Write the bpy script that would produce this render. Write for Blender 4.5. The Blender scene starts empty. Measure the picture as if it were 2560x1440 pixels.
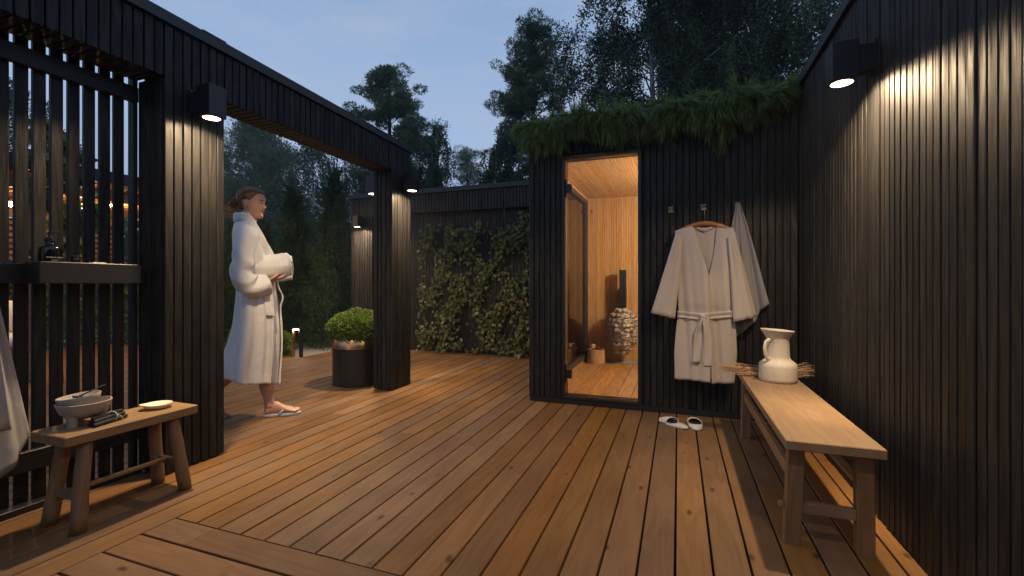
import bpy, math, random
import numpy as np
from mathutils import Vector, Matrix

random.seed(7)
rng = np.random.default_rng(7)
R = math.radians
PI = math.pi
scene = bpy.context.scene
COL = scene.collection

# ------------------------------------------------------------------ camera
cam_d = bpy.data.cameras.new("camera")
cam = bpy.data.objects.new("camera", cam_d)
COL.objects.link(cam)
cam.location = (0, 0, 1.0)
cam.rotation_euler = (R(90), 0, R(20.06))
cam_d.sensor_width = 36.0
cam_d.lens = 16.0
cam_d.shift_y = -0.0039
cam_d.clip_start = 0.05
cam_d.clip_end = 2000
scene.camera = cam

# ------------------------------------------------------------------ render / exposure
scene.render.engine = 'CYCLES'
scene.cycles.use_denoising = True
scene.cycles.max_bounces = 8
scene.cycles.transparent_max_bounces = 12
scene.cycles.sample_clamp_indirect = 4.0
scene.cycles.caustics_reflective = False
scene.cycles.caustics_refractive = False
scene.view_settings.view_transform = 'Standard'
scene.view_settings.look = 'None'
scene.view_settings.exposure = 0.0
scene.view_settings.gamma = 1.0

# ------------------------------------------------------------------ world: dusk sky
SKY = 1.13
world = bpy.data.worlds.new("World")
scene.world = world
world.use_nodes = True
wn, wl = world.node_tree.nodes, world.node_tree.links
wbg = wn['Background']
wco = wn.new('ShaderNodeTexCoord')
wsep = wn.new('ShaderNodeSeparateXYZ')
wl.new(wco.outputs['Generated'], wsep.inputs[0])
wr = wn.new('ShaderNodeValToRGB')
cr = wr.color_ramp
cr.elements[0].position = 0.0
cr.elements[0].color = (0.30, 0.37, 0.55, 1)
cr.elements[1].position = 1.0
cr.elements[1].color = (0.085, 0.155, 0.31, 1)
for p, c in ((0.12, (0.31, 0.39, 0.58)), (0.30, (0.335, 0.46, 0.675)), (0.55, (0.235, 0.355, 0.56))):
    e = cr.elements.new(p); e.color = (*c, 1)
wl.new(wsep.outputs['Z'], wr.inputs[0])
wm = wn.new('ShaderNodeMapping'); wm.inputs['Scale'].default_value = (1.6, 1.6, 7.0)
wl.new(wco.outputs['Generated'], wm.inputs[0])
wno = wn.new('ShaderNodeTexNoise'); wno.inputs['Scale'].default_value = 2.2; wno.inputs['Detail'].default_value = 7
wno.inputs['Roughness'].default_value = 0.6
wl.new(wm.outputs[0], wno.inputs['Vector'])
wmr = wn.new('ShaderNodeMapRange'); wmr.inputs[1].default_value = 0.42; wmr.inputs[2].default_value = 0.72
wmr.inputs[3].default_value = 0.0; wmr.inputs[4].default_value = 0.62
wl.new(wno.outputs['Fac'], wmr.inputs[0])
wmx = wn.new('ShaderNodeMixRGB'); wmx.inputs[2].default_value = (0.40, 0.455, 0.59, 1)
wl.new(wmr.outputs[0], wmx.inputs[0]); wl.new(wr.outputs[0], wmx.inputs[1])
wl.new(wmx.outputs[0], wbg.inputs[0])
wbg.inputs[1].default_value = SKY

WARM = (1.0, 0.73, 0.44)
LAMP_W = 222.0
HAZE = 0.0020

# ================================================================== helpers
def link(o, parent=None):
    COL.objects.link(o)
    if parent is not None:
        o.parent = parent
    return o

def tag(o, label=None, cat=None, group=None, kind=None):
    if label: o['label'] = label
    if cat: o['category'] = cat
    if group: o['group'] = group
    if kind: o['kind'] = kind
    return o

def empty(name, loc=(0, 0, 0), rz=0.0, label=None, cat=None, group=None, kind=None):
    o = bpy.data.objects.new(name, None)
    o.empty_display_size = 0.1
    o.location = loc
    o.rotation_euler = (0, 0, rz)
    link(o)
    return tag(o, label, cat, group, kind)

def inst(name, me, loc=(0, 0, 0), parent=None, rot=None, scale=None):
    o = bpy.data.objects.new(name, me)
    o.location = loc
    if rot: o.rotation_euler = rot
    if scale: o.scale = scale
    return link(o, parent)

def lerp(a, b, t):
    return a + (b - a) * t

class MB:
    """collects verts and faces, builds one mesh"""
    def __init__(self):
        self.v = []; self.f = []
    def add(self, vs, fs):
        k = len(self.v)
        self.v.extend([tuple(p) for p in vs])
        self.f.extend([tuple(i + k for i in f) for f in fs])
        return self
    def box(self, x0, x1, y0, y1, z0, z1):
        return self.add([(x0, y0, z0), (x1, y0, z0), (x1, y1, z0), (x0, y1, z0), (x0, y0, z1), (x1, y0, z1), (x1, y1, z1), (x0, y1, z1)],
                        [(0, 3, 2, 1), (4, 5, 6, 7), (0, 1, 5, 4), (1, 2, 6, 5), (2, 3, 7, 6), (3, 0, 4, 7)])
    def cbox(self, x0, x1, y0, y1, z0, z1, c=0.003):
        """box with all vertical and top edges chamfered"""
        vs = []
        def ring(i, z):
            a, b, cc, d = x0 + i, x1 - i, y0 + i, y1 - i
            return [(a + c, cc, z), (b - c, cc, z), (b, cc + c, z), (b, d - c, z), (b - c, d, z), (a + c, d, z), (a, d - c, z), (a, cc + c, z)]
        return self.loft([ring(c, z0), ring(0, z0 + c), ring(0, z1 - c), ring(c, z1)], caps=True)
    def loft(self, rings, caps=True, closed=True):
        n = len(rings[0]); k = len(self.v)
        for r in rings:
            self.v.extend([tuple(p) for p in r])
        m = n if closed else n - 1
        for i in range(len(rings) - 1):
            for j in range(m):
                a = k + i * n + j; b = k + i * n + (j + 1) % n
                self.f.append((a, b, b + n, a + n))
        if caps and closed:
            self.f.append(tuple(k + j for j in reversed(range(n))))
            e = k + (len(rings) - 1) * n
            self.f.append(tuple(e + j for j in range(n)))
        return self
    def tube(self, pts, radii, n=8, caps=True, flat=1.0, up=None):
        pts = [Vector(p) for p in pts]
        if not isinstance(radii, (list, tuple)): radii = [radii] * len(pts)
        rings = []
        prev = None
        for i, p in enumerate(pts):
            d = (pts[min(i + 1, len(pts) - 1)] - pts[max(i - 1, 0)])
            if d.length < 1e-9: d = Vector((0, 0, 1))
            d.normalize()
            if prev is None:
                u = Vector(up) if up is not None else (Vector((0, 0, 1)) if abs(d.z) < 0.9 else Vector((1, 0, 0)))
            else:
                u = prev
            u = (u - d * u.dot(d)).normalized()
            prev = u
            w = d.cross(u)
            r = radii[i]
            rings.append([p + u * (math.cos(2 * PI * j / n) * r) + w * (math.sin(2 * PI * j / n) * r * flat) for j in range(n)])
        return self.loft(rings, caps)
    def lathe(self, prof, n=32, c=(0, 0, 0), caps=True):
        rings = [[(c[0] + r * math.cos(2 * PI * j / n), c[1] + r * math.sin(2 * PI * j / n), c[2] + z) for j in range(n)] for r, z in prof]
        return self.loft(rings, caps)
    def ell(self, c, r, n=14, m=8, rot=None):
        rings = []
        for i in range(m + 1):
            t = PI * (i + 0.02) / (m + 0.04) if 0 < i < m else (0.04 if i == 0 else PI - 0.04)
            ring = []
            for j in range(n):
                a = 2 * PI * j / n
                p = Vector((r[0] * math.sin(t) * math.cos(a), r[1] * math.sin(t) * math.sin(a), -r[2] * math.cos(t)))
                if rot is not None: p = rot @ p
                ring.append(p + Vector(c))
            rings.append(ring)
        return self.loft(rings, True)
    def grid(self, fn, nu, nv):
        k = len(self.v)
        for i in range(nu + 1):
            for j in range(nv + 1):
                self.v.append(tuple(fn(i / nu, j / nv)))
        for i in range(nu):
            for j in range(nv):
                a = k + i * (nv + 1) + j
                self.f.append((a, a + nv + 1, a + nv + 2, a + 1))
        return self
    def mesh(self, name, mat=None, smooth=False):
        me = bpy.data.meshes.new(name)
        me.from_pydata(self.v, [], self.f)
        if mat: me.materials.append(mat)
        if smooth:
            me.polygons.foreach_set('use_smooth', [True] * len(me.polygons))
        me.update()
        return me
    def build(self, name, mat, parent=None, smooth=False, loc=(0, 0, 0), rot=None, auto=None):
        me = self.mesh(name, mat, smooth)
        if auto is not None:
            sharp_by_angle(me, auto)
        return inst(name, me, loc, parent, rot)

def sharp_by_angle(me, ang):
    import bmesh
    bm = bmesh.new(); bm.from_mesh(me)
    for f in bm.faces: f.smooth = True
    for e in bm.edges:
        if len(e.link_faces) == 2:
            try:
                if e.calc_face_angle() > R(ang): e.smooth = False
            except Exception:
                pass
    bm.to_mesh(me); bm.free()

def mod(o, kind, **kw):
    m = o.modifiers.new(kind.lower(), kind)
    for k, v in kw.items(): setattr(m, k, v)
    return m

def np_mesh(name, V, F, mat, smooth=False):
    """V (n,3) float, F (m,k) int -> mesh, fast"""
    me = bpy.data.meshes.new(name)
    V = np.asarray(V, dtype=np.float32); F = np.asarray(F, dtype=np.int32)
    m, k = F.shape
    me.vertices.add(len(V)); me.vertices.foreach_set('co', V.ravel())
    me.loops.add(m * k); me.loops.foreach_set('vertex_index', F.ravel())
    me.polygons.add(m)
    me.polygons.foreach_set('loop_start', np.arange(0, m * k, k, dtype=np.int32))
    try:
        me.polygons.foreach_set('loop_total', np.full(m, k, dtype=np.int32))
    except Exception:
        pass
    if smooth: me.polygons.foreach_set('use_smooth', np.ones(m, dtype=bool))
    me.materials.append(mat)
    me.update(calc_edges=True)
    return me

def norm(a):
    return a / np.maximum(np.linalg.norm(a, axis=1, keepdims=True), 1e-9)

def leaf_quads(C, D, L, W):
    """rhombus leaves: centre bases C, directions D, length L, width W -> V,F"""
    n = len(C)
    D = norm(D)
    rnd = rng.normal(size=(n, 3))
    S = norm(np.cross(D, rnd))
    N = np.cross(D, S)
    L = np.broadcast_to(np.asarray(L, dtype=float), (n,))[:, None]
    W = np.broadcast_to(np.asarray(W, dtype=float), (n,))[:, None]
    v0 = C
    v1 = C + D * L * 0.45 + S * W * 0.5 + N * L * 0.06
    v2 = C + D * L
    v3 = C + D * L * 0.45 - S * W * 0.5 + N * L * 0.06
    V = np.stack([v0, v1, v2, v3], axis=1).reshape(-1, 3)
    F = np.arange(n * 4).reshape(n, 4)
    return V, F

# ================================================================== materials
def new_mat(name):
    m = bpy.data.materials.new(name)
    m.use_nodes = True
    nt = m.node_tree
    return m, nt.nodes, nt.links, nt.nodes['Principled BSDF']

def setin(b, key, val):
    if key in b.inputs:
        b.inputs[key].default_value = val

def wood(name, cA, cB, dark, axis='Z', scale=1.0, rough=0.5, bump=0.25, knots=0.0, var=0.25, spec=0.5, stain=0.0, ringscale=1.0, ring=0.38):
    """procedural timber: long grain on one object axis, cathedral rings, knots, tone that differs per board"""
    m, n, l, b = new_mat(name)
    tc = n.new('ShaderNodeTexCoord')
    oi = n.new('ShaderNodeObjectInfo')
    off = n.new('ShaderNodeVectorMath'); off.operation = 'SCALE'
    comb = n.new('ShaderNodeCombineXYZ')
    mul = n.new('ShaderNodeMath'); mul.operation = 'MULTIPLY'; mul.inputs[1].default_value = 7.13
    l.new(oi.outputs['Random'], mul.inputs[0])
    fr = n.new('ShaderNodeMath'); fr.operation = 'FRACT'; l.new(mul.outputs[0], fr.inputs[0])
    l.new(oi.outputs['Random'], comb.inputs[0]); l.new(fr.outputs[0], comb.inputs[1]); l.new(oi.outputs['Random'], comb.inputs[2])
    l.new(comb.outputs[0], off.inputs[0]); off.inputs['Scale'].default_value = 37.0
    add = n.new('ShaderNodeVectorMath'); add.operation = 'ADD'
    l.new(tc.outputs['Object'], add.inputs[0]); l.new(off.outputs[0], add.inputs[1])
    def mapped(s_long, s_across):
        mp = n.new('ShaderNodeMapping')
        s = [s_across * scale] * 3
        s['XYZ'.index(axis)] = s_long * scale
        mp.inputs['Scale'].default_value = s
        l.new(add.outputs[0], mp.inputs[0])
        return mp
    fine = n.new('ShaderNodeTexNoise'); fine.inputs['Scale'].default_value = 1.0; fine.inputs['Detail'].default_value = 6; fine.inputs['Roughness'].default_value = 0.65
    l.new(mapped(5.0, 170.0).outputs[0], fine.inputs['Vector'])
    broad = n.new('ShaderNodeTexNoise'); broad.inputs['Scale'].default_value = 1.0; broad.inputs['Detail'].default_value = 3
    l.new(mapped(1.1, 9.0 * ringscale).outputs[0], broad.inputs['Vector'])
    # rings: sine of the broad field gives cathedral grain
    rg = n.new('ShaderNodeMath'); rg.operation = 'MULTIPLY'; rg.inputs[1].default_value = 42.0
    l.new(broad.outputs['Fac'], rg.inputs[0])
    sn = n.new('ShaderNodeMath'); sn.operation = 'SINE'; l.new(rg.outputs[0], sn.inputs[0])
    sm = n.new('ShaderNodeMapRange'); sm.inputs[1].default_value = -1; sm.inputs[2].default_value = 1
    l.new(sn.outputs[0], sm.inputs[0])
    mixf = n.new('ShaderNodeMath'); mixf.operation = 'MULTIPLY_ADD'; mixf.inputs[1].default_value = ring
    l.new(sm.outputs[0], mixf.inputs[0])
    half = n.new('ShaderNodeMath'); half.operation = 'MULTIPLY'; half.inputs[1].default_value = 1 - ring
    l.new(fine.outputs['Fac'], half.inputs[0]); l.new(half.outputs[0], mixf.inputs[2])
    ramp = n.new('ShaderNodeValToRGB')
    ramp.color_ramp.elements[0].position = 0.22; ramp.color_ramp.elements[0].color = (*cB, 1)
    ramp.color_ramp.elements[1].position = 0.75; ramp.color_ramp.elements[1].color = (*cA, 1)
    l.new(mixf.outputs[0], ramp.inputs[0])
    col = ramp.outputs[0]
    # tone per board
    mr = n.new('ShaderNodeMapRange'); mr.inputs[3].default_value = 1 - var; mr.inputs[4].default_value = 1 + var
    l.new(fr.outputs[0], mr.inputs[0])
    hsv = n.new('ShaderNodeHueSaturation'); l.new(mr.outputs[0], hsv.inputs['Value']); l.new(col, hsv.inputs['Color'])
    mr2 = n.new('ShaderNodeMapRange'); mr2.inputs[3].default_value = 0.85; mr2.inputs[4].default_value = 1.12
    l.new(oi.outputs['Random'], mr2.inputs[0]); l.new(mr2.outputs[0], hsv.inputs['Saturation'])
    fr2 = n.new('ShaderNodeMath'); fr2.operation = 'MULTIPLY'; fr2.inputs[1].default_value = 23.7; l.new(oi.outputs['Random'], fr2.inputs[0])
    fr3 = n.new('ShaderNodeMath'); fr3.operation = 'FRACT'; l.new(fr2.outputs[0], fr3.inputs[0])
    mr3 = n.new('ShaderNodeMapRange'); mr3.inputs[3].default_value = 0.5 - 0.022 * var; mr3.inputs[4].default_value = 0.5 + 0.022 * var
    l.new(fr3.outputs[0], mr3.inputs[0]); l.new(mr3.outputs[0], hsv.inputs['Hue'])
    col = hsv.outputs[0]
    hgt = mixf.outputs[0]
    if stain > 0:
        st = n.new('ShaderNodeTexNoise'); st.inputs['Scale'].default_value = 2.3; st.inputs['Detail'].default_value = 5
        l.new(add.outputs[0], st.inputs['Vector'])
        sr = n.new('ShaderNodeMapRange'); sr.inputs[1].default_value = 0.35; sr.inputs[2].default_value = 0.7
        sr.inputs[3].default_value = 1 - stain; sr.inputs[4].default_value = 1.0 + stain * 0.4
        l.new(st.outputs['Fac'], sr.inputs[0])
        h2 = n.new('ShaderNodeHueSaturation'); l.new(sr.outputs[0], h2.inputs['Value']); l.new(col, h2.inputs['Color'])
        col = h2.outputs[0]
    if knots > 0:
        vo = n.new('ShaderNodeTexVoronoi'); vo.inputs['Scale'].default_value = 1.0
        l.new(mapped(6.5, 13.0).outputs[0], vo.inputs['Vector'])
        sepc = n.new('ShaderNodeSeparateColor'); l.new(vo.outputs['Color'], sepc.inputs[0])
        gate = n.new('ShaderNodeMath'); gate.operation = 'LESS_THAN'; gate.inputs[1].default_value = knots
        l.new(sepc.outputs[0], gate.inputs[0])
        ks = n.new('ShaderNodeMapRange'); ks.inputs[1].default_value = 0.07; ks.inputs[2].default_value = 0.20
        ks.inputs[3].default_value = 1.0; ks.inputs[4].default_value = 0.0
        l.new(vo.outputs['Distance'], ks.inputs[0])
        kk = n.new('ShaderNodeMath'); kk.operation = 'MULTIPLY'; l.new(gate.outputs[0], kk.inputs[0]); l.new(ks.outputs[0], kk.inputs[1])
        k2 = n.new('ShaderNodeMath'); k2.operation = 'MULTIPLY'; k2.inputs[1].default_value = 0.85; l.new(kk.outputs[0], k2.inputs[0])
        km = n.new('ShaderNodeMixRGB'); km.inputs[2].default_value = (*dark, 1)
        l.new(k2.outputs[0], km.inputs[0]); l.new(col, km.inputs[1])
        col = km.outputs[0]
    l.new(col, b.inputs['Base Color'])
    rr = n.new('ShaderNodeMapRange'); rr.inputs[3].default_value = min(1, rough + 0.13); rr.inputs[4].default_value = max(0.1, rough - 0.1)
    l.new(mixf.outputs[0], rr.inputs[0]); l.new(rr.outputs[0], b.inputs['Roughness'])
    setin(b, 'Specular IOR Level', spec)
    bp = n.new('ShaderNodeBump'); bp.inputs['Strength'].default_value = bump; bp.inputs['Distance'].default_value = 0.004
    l.new(hgt, bp.inputs['Height']); l.new(bp.outputs[0], b.inputs['Normal'])
    return m

def plain(name, col, rough=0.5, metal=0.0, bump=0.0, bscale=60.0, mottle=0.0, mscale=6.0, spec=0.5, sheen=0.0, sss=0.0, specks=None):
    m, n, l, b = new_mat(name)
    b.inputs['Base Color'].default_value = (*col, 1)
    b.inputs['Roughness'].default_value = rough
    b.inputs['Metallic'].default_value = metal
    setin(b, 'Specular IOR Level', spec)
    if sheen: setin(b, 'Sheen Weight', sheen)
    if sss:
        setin(b, 'Subsurface Weight', sss); setin(b, 'Subsurface Radius', (0.012, 0.005, 0.003)); setin(b, 'Subsurface Scale', 1.0)
    tc = n.new('ShaderNodeTexCoord')
    csock = None
    if mottle:
        no = n.new('ShaderNodeTexNoise'); no.inputs['Scale'].default_value = mscale; no.inputs['Detail'].default_value = 6
        l.new(tc.outputs['Object'], no.inputs['Vector'])
        mr = n.new('ShaderNodeMapRange'); mr.inputs[1].default_value = 0.3; mr.inputs[2].default_value = 0.7
        mr.inputs[3].default_value = 1 - mottle; mr.inputs[4].default_value = 1 + mottle
        l.new(no.outputs['Fac'], mr.inputs[0])
        hs = n.new('ShaderNodeHueSaturation'); hs.inputs['Color'].default_value = (*col, 1); l.new(mr.outputs[0], hs.inputs['Value'])
        csock = hs.outputs[0]
    if specks:
        vo = n.new('ShaderNodeTexVoronoi'); vo.inputs['Scale'].default_value = specks[0]
        l.new(tc.outputs['Object'], vo.inputs['Vector'])
        no2 = n.new('ShaderNodeTexNoise'); no2.inputs['Scale'].default_value = specks[0] * 0.45; no2.inputs['Detail'].default_value = 3
        l.new(tc.outputs['Object'], no2.inputs['Vector'])
        ad = n.new('ShaderNodeMath'); ad.operation = 'GREATER_THAN'; ad.inputs[1].default_value = specks[1]; l.new(no2.outputs['Fac'], ad.inputs[0])
        lt = n.new('ShaderNodeMapRange'); lt.inputs[1].default_value = 0.12; lt.inputs[2].default_value = 0.3; lt.inputs[3].default_value = 1; lt.inputs[4].default_value = 0
        l.new(vo.outputs['Distance'], lt.inputs[0])
        mu = n.new('ShaderNodeMath'); mu.operation = 'MULTIPLY'; l.new(ad.outputs[0], mu.inputs[0]); l.new(lt.outputs[0], mu.inputs[1])
        mx = n.new('ShaderNodeMixRGB'); mx.inputs[2].default_value = (*specks[2], 1)
        l.new(mu.outputs[0], mx.inputs[0])
        if csock: l.new(csock, mx.inputs[1])
        else: mx.inputs[1].default_value = (*col, 1)
        csock = mx.outputs[0]
    if csock: l.new(csock, b.inputs['Base Color'])
    if bump:
        nb = n.new('ShaderNodeTexNoise'); nb.inputs['Scale'].default_value = bscale; nb.inputs['Detail'].default_value = 4
        l.new(tc.outputs['Object'], nb.inputs['Vector'])
        bp = n.new('ShaderNodeBump'); bp.inputs['Strength'].default_value = bump; bp.inputs['Distance'].default_value = 0.01
        l.new(nb.outputs['Fac'], bp.inputs['Height']); l.new(bp.outputs[0], b.inputs['Normal'])
    return m

def fabric(name, col, weave=260.0, bump=0.4, terry=False, var=0.09):
    m, n, l, b = new_mat(name)
    tc = n.new('ShaderNodeTexCoord')
    b.inputs['Roughness'].default_value = 0.95
    setin(b, 'Specular IOR Level', 0.15)
    setin(b, 'Sheen Weight', 0.25)
    no = n.new('ShaderNodeTexNoise'); no.inputs['Scale'].default_value = weave * (0.8 if terry else 1.5); no.inputs['Detail'].default_value = 3
    l.new(tc.outputs['Object'], no.inputs['Vector'])
    vo = n.new('ShaderNodeTexVoronoi' if terry else 'ShaderNodeTexNoise'); vo.inputs['Scale'].default_value = weave
    l.new(tc.outputs['Object'], vo.inputs['Vector'])
    mr = n.new('ShaderNodeMapRange'); mr.inputs[1].default_value = 0.3; mr.inputs[2].default_value = 0.7; mr.inputs[3].default_value = 1 - var; mr.inputs[4].default_value = 1 + var * 0.6
    l.new(no.outputs['Fac'], mr.inputs[0])
    hs = n.new('ShaderNodeHueSaturation'); hs.inputs['Color'].default_value = (*col, 1); l.new(mr.outputs[0], hs.inputs['Value'])
    l.new(hs.outputs[0], b.inputs['Base Color'])
    big = n.new('ShaderNodeTexNoise'); big.inputs['Scale'].default_value = 14.0; big.inputs['Detail'].default_value = 3
    l.new(tc.outputs['Object'], big.inputs['Vector'])
    bp0 = n.new('ShaderNodeBump'); bp0.inputs['Strength'].default_value = 0.35 if terry else 0.12; bp0.inputs['Distance'].default_value = 0.02
    l.new(big.outputs['Fac'], bp0.inputs['Height'])
    bp = n.new('ShaderNodeBump'); bp.inputs['Strength'].default_value = bump; bp.inputs['Distance'].default_value = 0.004
    l.new(vo.outputs['Distance' if terry else 'Fac'], bp.inputs['Height']); l.new(bp0.outputs[0], bp.inputs['Normal'])
    l.new(bp.outputs[0], b.inputs['Normal'])
    return m

def leafmat(name, cA, cB, cC=None, rough=0.55, trans=0.25):
    """foliage: each leaf its own tone"""
    m, n, l, b = new_mat(name)
    g = n.new('ShaderNodeNewGeometry')
    rp = n.new('ShaderNodeValToRGB')
    rp.color_ramp.elements[0].color = (*cA, 1); rp.color_ramp.elements[1].color = (*cB, 1)
    if cC:
        rp.color_ramp.elements[1].position = 0.8
        e = rp.color_ramp.elements.new(1.0); e.color = (*cC, 1)
    l.new(g.outputs['Random Per Island'], rp.inputs[0])
    l.new(rp.outputs[0], b.inputs['Base Color'])
    b.inputs['Roughness'].default_value = rough
    setin(b, 'Specular IOR Level', 0.35)
    tr = n.new('ShaderNodeBsdfTranslucent'); l.new(rp.outputs[0], tr.inputs['Color'])
    mx = n.new('ShaderNodeMixShader'); mx.inputs[0].default_value = trans
    l.new(b.outputs[0], mx.inputs[1]); l.new(tr.outputs[0], mx.inputs[2])
    l.new(mx.outputs[0], n['Material Output'].inputs['Surface'])
    return m

def emit(name, col, strength):
    m, n, l, b = new_mat(name)
    b.inputs['Base Color'].default_value = (0.8, 0.8, 0.8, 1)
    setin(b, 'Emission Color', (*col, 1)); setin(b, 'Emission Strength', strength)
    return m

def glassmat(name, tint=(1, 1, 1), mirror=0.07, rough=0.0):
    """thin pane: mostly clear with a fresnel reflection"""
    m, n, l, b = new_mat(name)
    t = n.new('ShaderNodeBsdfTransparent'); t.inputs[0].default_value = (*tint, 1)
    g = n.new('ShaderNodeBsdfGlossy'); g.inputs['Roughness'].default_value = rough; g.inputs[0].default_value = (0.9, 0.92, 0.95, 1)
    fr = n.new('ShaderNodeFresnel'); fr.inputs[0].default_value = 1.45
    ad = n.new('ShaderNodeMath'); ad.operation = 'ADD'; ad.use_clamp = True; ad.inputs[1].default_value = mirror - 0.04; l.new(fr.outputs[0], ad.inputs[0])
    mx = n.new('ShaderNodeMixShader'); l.new(ad.outputs[0], mx.inputs[0]); l.new(t.outputs[0], mx.inputs[1]); l.new(g.outputs[0], mx.inputs[2])
    l.new(mx.outputs[0], n['Material Output'].inputs['Surface'])
    return m

M = {}
M['char'] = wood('charred_timber', (0.0215, 0.0190, 0.0172), (0.0042, 0.0039, 0.0038), (0.006, 0.005, 0.005), 'Z', rough=0.56, bump=0.6, var=0.42, spec=0.32)
M['char_y'] = wood('charred_timber_long', (0.016, 0.0145, 0.0135), (0.006, 0.0055, 0.0055), (0.006, 0.005, 0.005), 'Y', rough=0.5, bump=0.5, var=0.2, spec=0.5)
M['char_x'] = wood('charred_timber_cross', (0.034, 0.025, 0.019), (0.012, 0.0095, 0.008), (0.006, 0.005, 0.005), 'X', rough=0.5, bump=0.5, var=0.25, spec=0.5)
M['black'] = plain('black_backing', (0.006, 0.006, 0.007), 0.8)
M['metal'] = plain('black_powder_coat', (0.012, 0.012, 0.013), 0.42, 0.0, bump=0.05, bscale=400)
M['cap'] = plain('black_cap_metal', (0.013, 0.013, 0.015), 0.45, 0.0, bump=0.04, bscale=40)
M['deck'] = wood('deck_timber', (0.220, 0.114, 0.043), (0.172, 0.085, 0.031), (0.035, 0.014, 0.007), 'Y', rough=0.64, bump=0.2, knots=0.26, var=0.15, stain=0.22, spec=0.25, ring=0.24)
M['deck_x'] = wood('deck_timber_cross', (0.220, 0.114, 0.043), (0.172, 0.085, 0.031), (0.035, 0.014, 0.007), 'X', rough=0.64, bump=0.2, knots=0.26, var=0.15, stain=0.22, spec=0.25, ring=0.24)
M['pine'] = wood('sauna_pine', (0.60, 0.40, 0.19), (0.50, 0.31, 0.135), (0.09, 0.035, 0.012), 'Z', rough=0.5, bump=0.10, knots=0.10, var=0.10)
M['pine_y'] = wood('sauna_pine_long', (0.60, 0.40, 0.20), (0.50, 0.31, 0.14), (0.09, 0.035, 0.012), 'Y', rough=0.5, bump=0.12, knots=0.10, var=0.12)
M['pale'] = wood('sauna_floor', (0.42, 0.26, 0.125), (0.32, 0.185, 0.085), (0.09, 0.04, 0.02), 'Y', rough=0.55, bump=0.12, knots=0.15, var=0.12)
M['oak_y'] = wood('oak_top', (0.31, 0.20, 0.105), (0.25, 0.152, 0.074), (0.16, 0.08, 0.03), 'Y', rough=0.55, bump=0.15, var=0.06, stain=0.12)
M['oak_z'] = wood('oak_leg', (0.28, 0.165, 0.085), (0.20, 0.115, 0.055), (0.16, 0.08, 0.03), 'Z', rough=0.55, bump=0.2, var=0.10, stain=0.15)
M['oak_x'] = wood('oak_rail', (0.28, 0.165, 0.085), (0.20, 0.115, 0.055), (0.16, 0.08, 0.03), 'X', rough=0.55, bump=0.2, var=0.10, stain=0.15)
M['perg'] = wood('pergola_timber', (0.32, 0.15, 0.06), (0.2, 0.09, 0.035), (0.03, 0.015, 0.01), 'Y', rough=0.6, bump=0.2, var=0.2)
M['lens'] = emit('lamp_lens', (1.0, 0.80, 0.58), 14.0)
M['bulb'] = emit('bulb_glow', (1.0, 0.72, 0.40), 22.0)
M['soil'] = plain('soil', (0.030, 0.022, 0.015), 0.95, bump=0.8, bscale=30, mottle=0.4)
M['under'] = plain('deck_void', (0.012, 0.010, 0.009), 0.95)
M['gravel'] = plain('gravel_stone', (0.30, 0.27, 0.24), 0.9, bump=1.0, bscale=70, mottle=0.35, mscale=60)
M['ground'] = plain('garden_ground', (0.035, 0.040, 0.022), 0.95, bump=0.8, bscale=12, mottle=0.4, mscale=3)
M['gold'] = plain('brushed_brass', (0.62, 0.40, 0.22), 0.28, 1.0, mottle=0.08, mscale=20)
M['pot'] = plain('planter_black', (0.014, 0.013, 0.013), 0.38, 0.0, bump=0.03, bscale=200)
M['ceramic'] = plain('pitted_ceramic', (0.62, 0.55, 0.455), 0.66, bump=0.12, bscale=30, mottle=0.05, mscale=8, specks=(105.0, 0.56, (0.13, 0.07, 0.04)))
M['stonew'] = plain('grey_stoneware', (0.40, 0.345, 0.29), 0.8, bump=0.2, bscale=120, mottle=0.07, mscale=14)
M['dish'] = plain('cream_dish', (0.72, 0.63, 0.50), 0.55, bump=0.08, bscale=60)
M['stick'] = plain('charcoal_stick', (0.010, 0.009, 0.009), 0.7, bump=0.5, bscale=90)
M['string'] = plain('pale_string', (0.55, 0.52, 0.47), 0.9)
M['bottle'] = plain('dark_bottle_glass', (0.006, 0.005, 0.005), 0.12, spec=0.6)
M['print'] = plain('white_print', (0.75, 0.74, 0.72), 0.6)
M['linen'] = fabric('natural_linen', (0.56, 0.48, 0.41), 420, 0.28)
M['linen2'] = fabric('linen_belt', (0.58, 0.50, 0.43), 420, 0.28)
M['greytowel'] = fabric('grey_towel', (0.36, 0.335, 0.335), 380, 0.5, True)
M['terry'] = fabric('white_terry', (0.80, 0.78, 0.75), 420, 0.30, True, 0.06)
M['towelw'] = fabric('white_towel', (0.80, 0.78, 0.74), 300, 0.7, True, 0.08)
M['towelg'] = fabric('left_towel', (0.46, 0.425, 0.40), 520, 0.5, True, 0.22)
M['towelband'] = fabric('towel_band', (0.50, 0.42, 0.36), 600, 0.2)
M['skin'] = plain('skin', (0.56, 0.315, 0.215), 0.5, mottle=0.05, mscale=25, sss=0.12)
M['hair'] = wood('brown_hair', (0.22, 0.092, 0.038), (0.075, 0.029, 0.012), (0.02, 0.01, 0.006), 'X', scale=1.0, rough=0.55, bump=0.6, var=0.0, spec=0.25)
M['lip'] = plain('lip', (0.48, 0.15, 0.12), 0.4)
M['eyed'] = plain('eye_dark', (0.035, 0.022, 0.015), 0.25)
M['eyew'] = plain('eye_white', (0.6, 0.56, 0.52), 0.3)
M['brow'] = plain('brow', (0.10, 0.05, 0.028), 0.8)
M['rubber'] = plain('flip_flop_rubber', (0.50, 0.53, 0.56), 0.6)
M['slip'] = fabric('slipper_cloth', (0.62, 0.58, 0.53), 500, 0.2)
M['slipdark'] = plain('slipper_inside_dark', (0.02, 0.018, 0.017), 0.9)  # near-black: the dark inside of the slippers put in as colour
M['brass'] = plain('old_brass_hook', (0.36, 0.27, 0.16), 0.42, 0.9)
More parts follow.
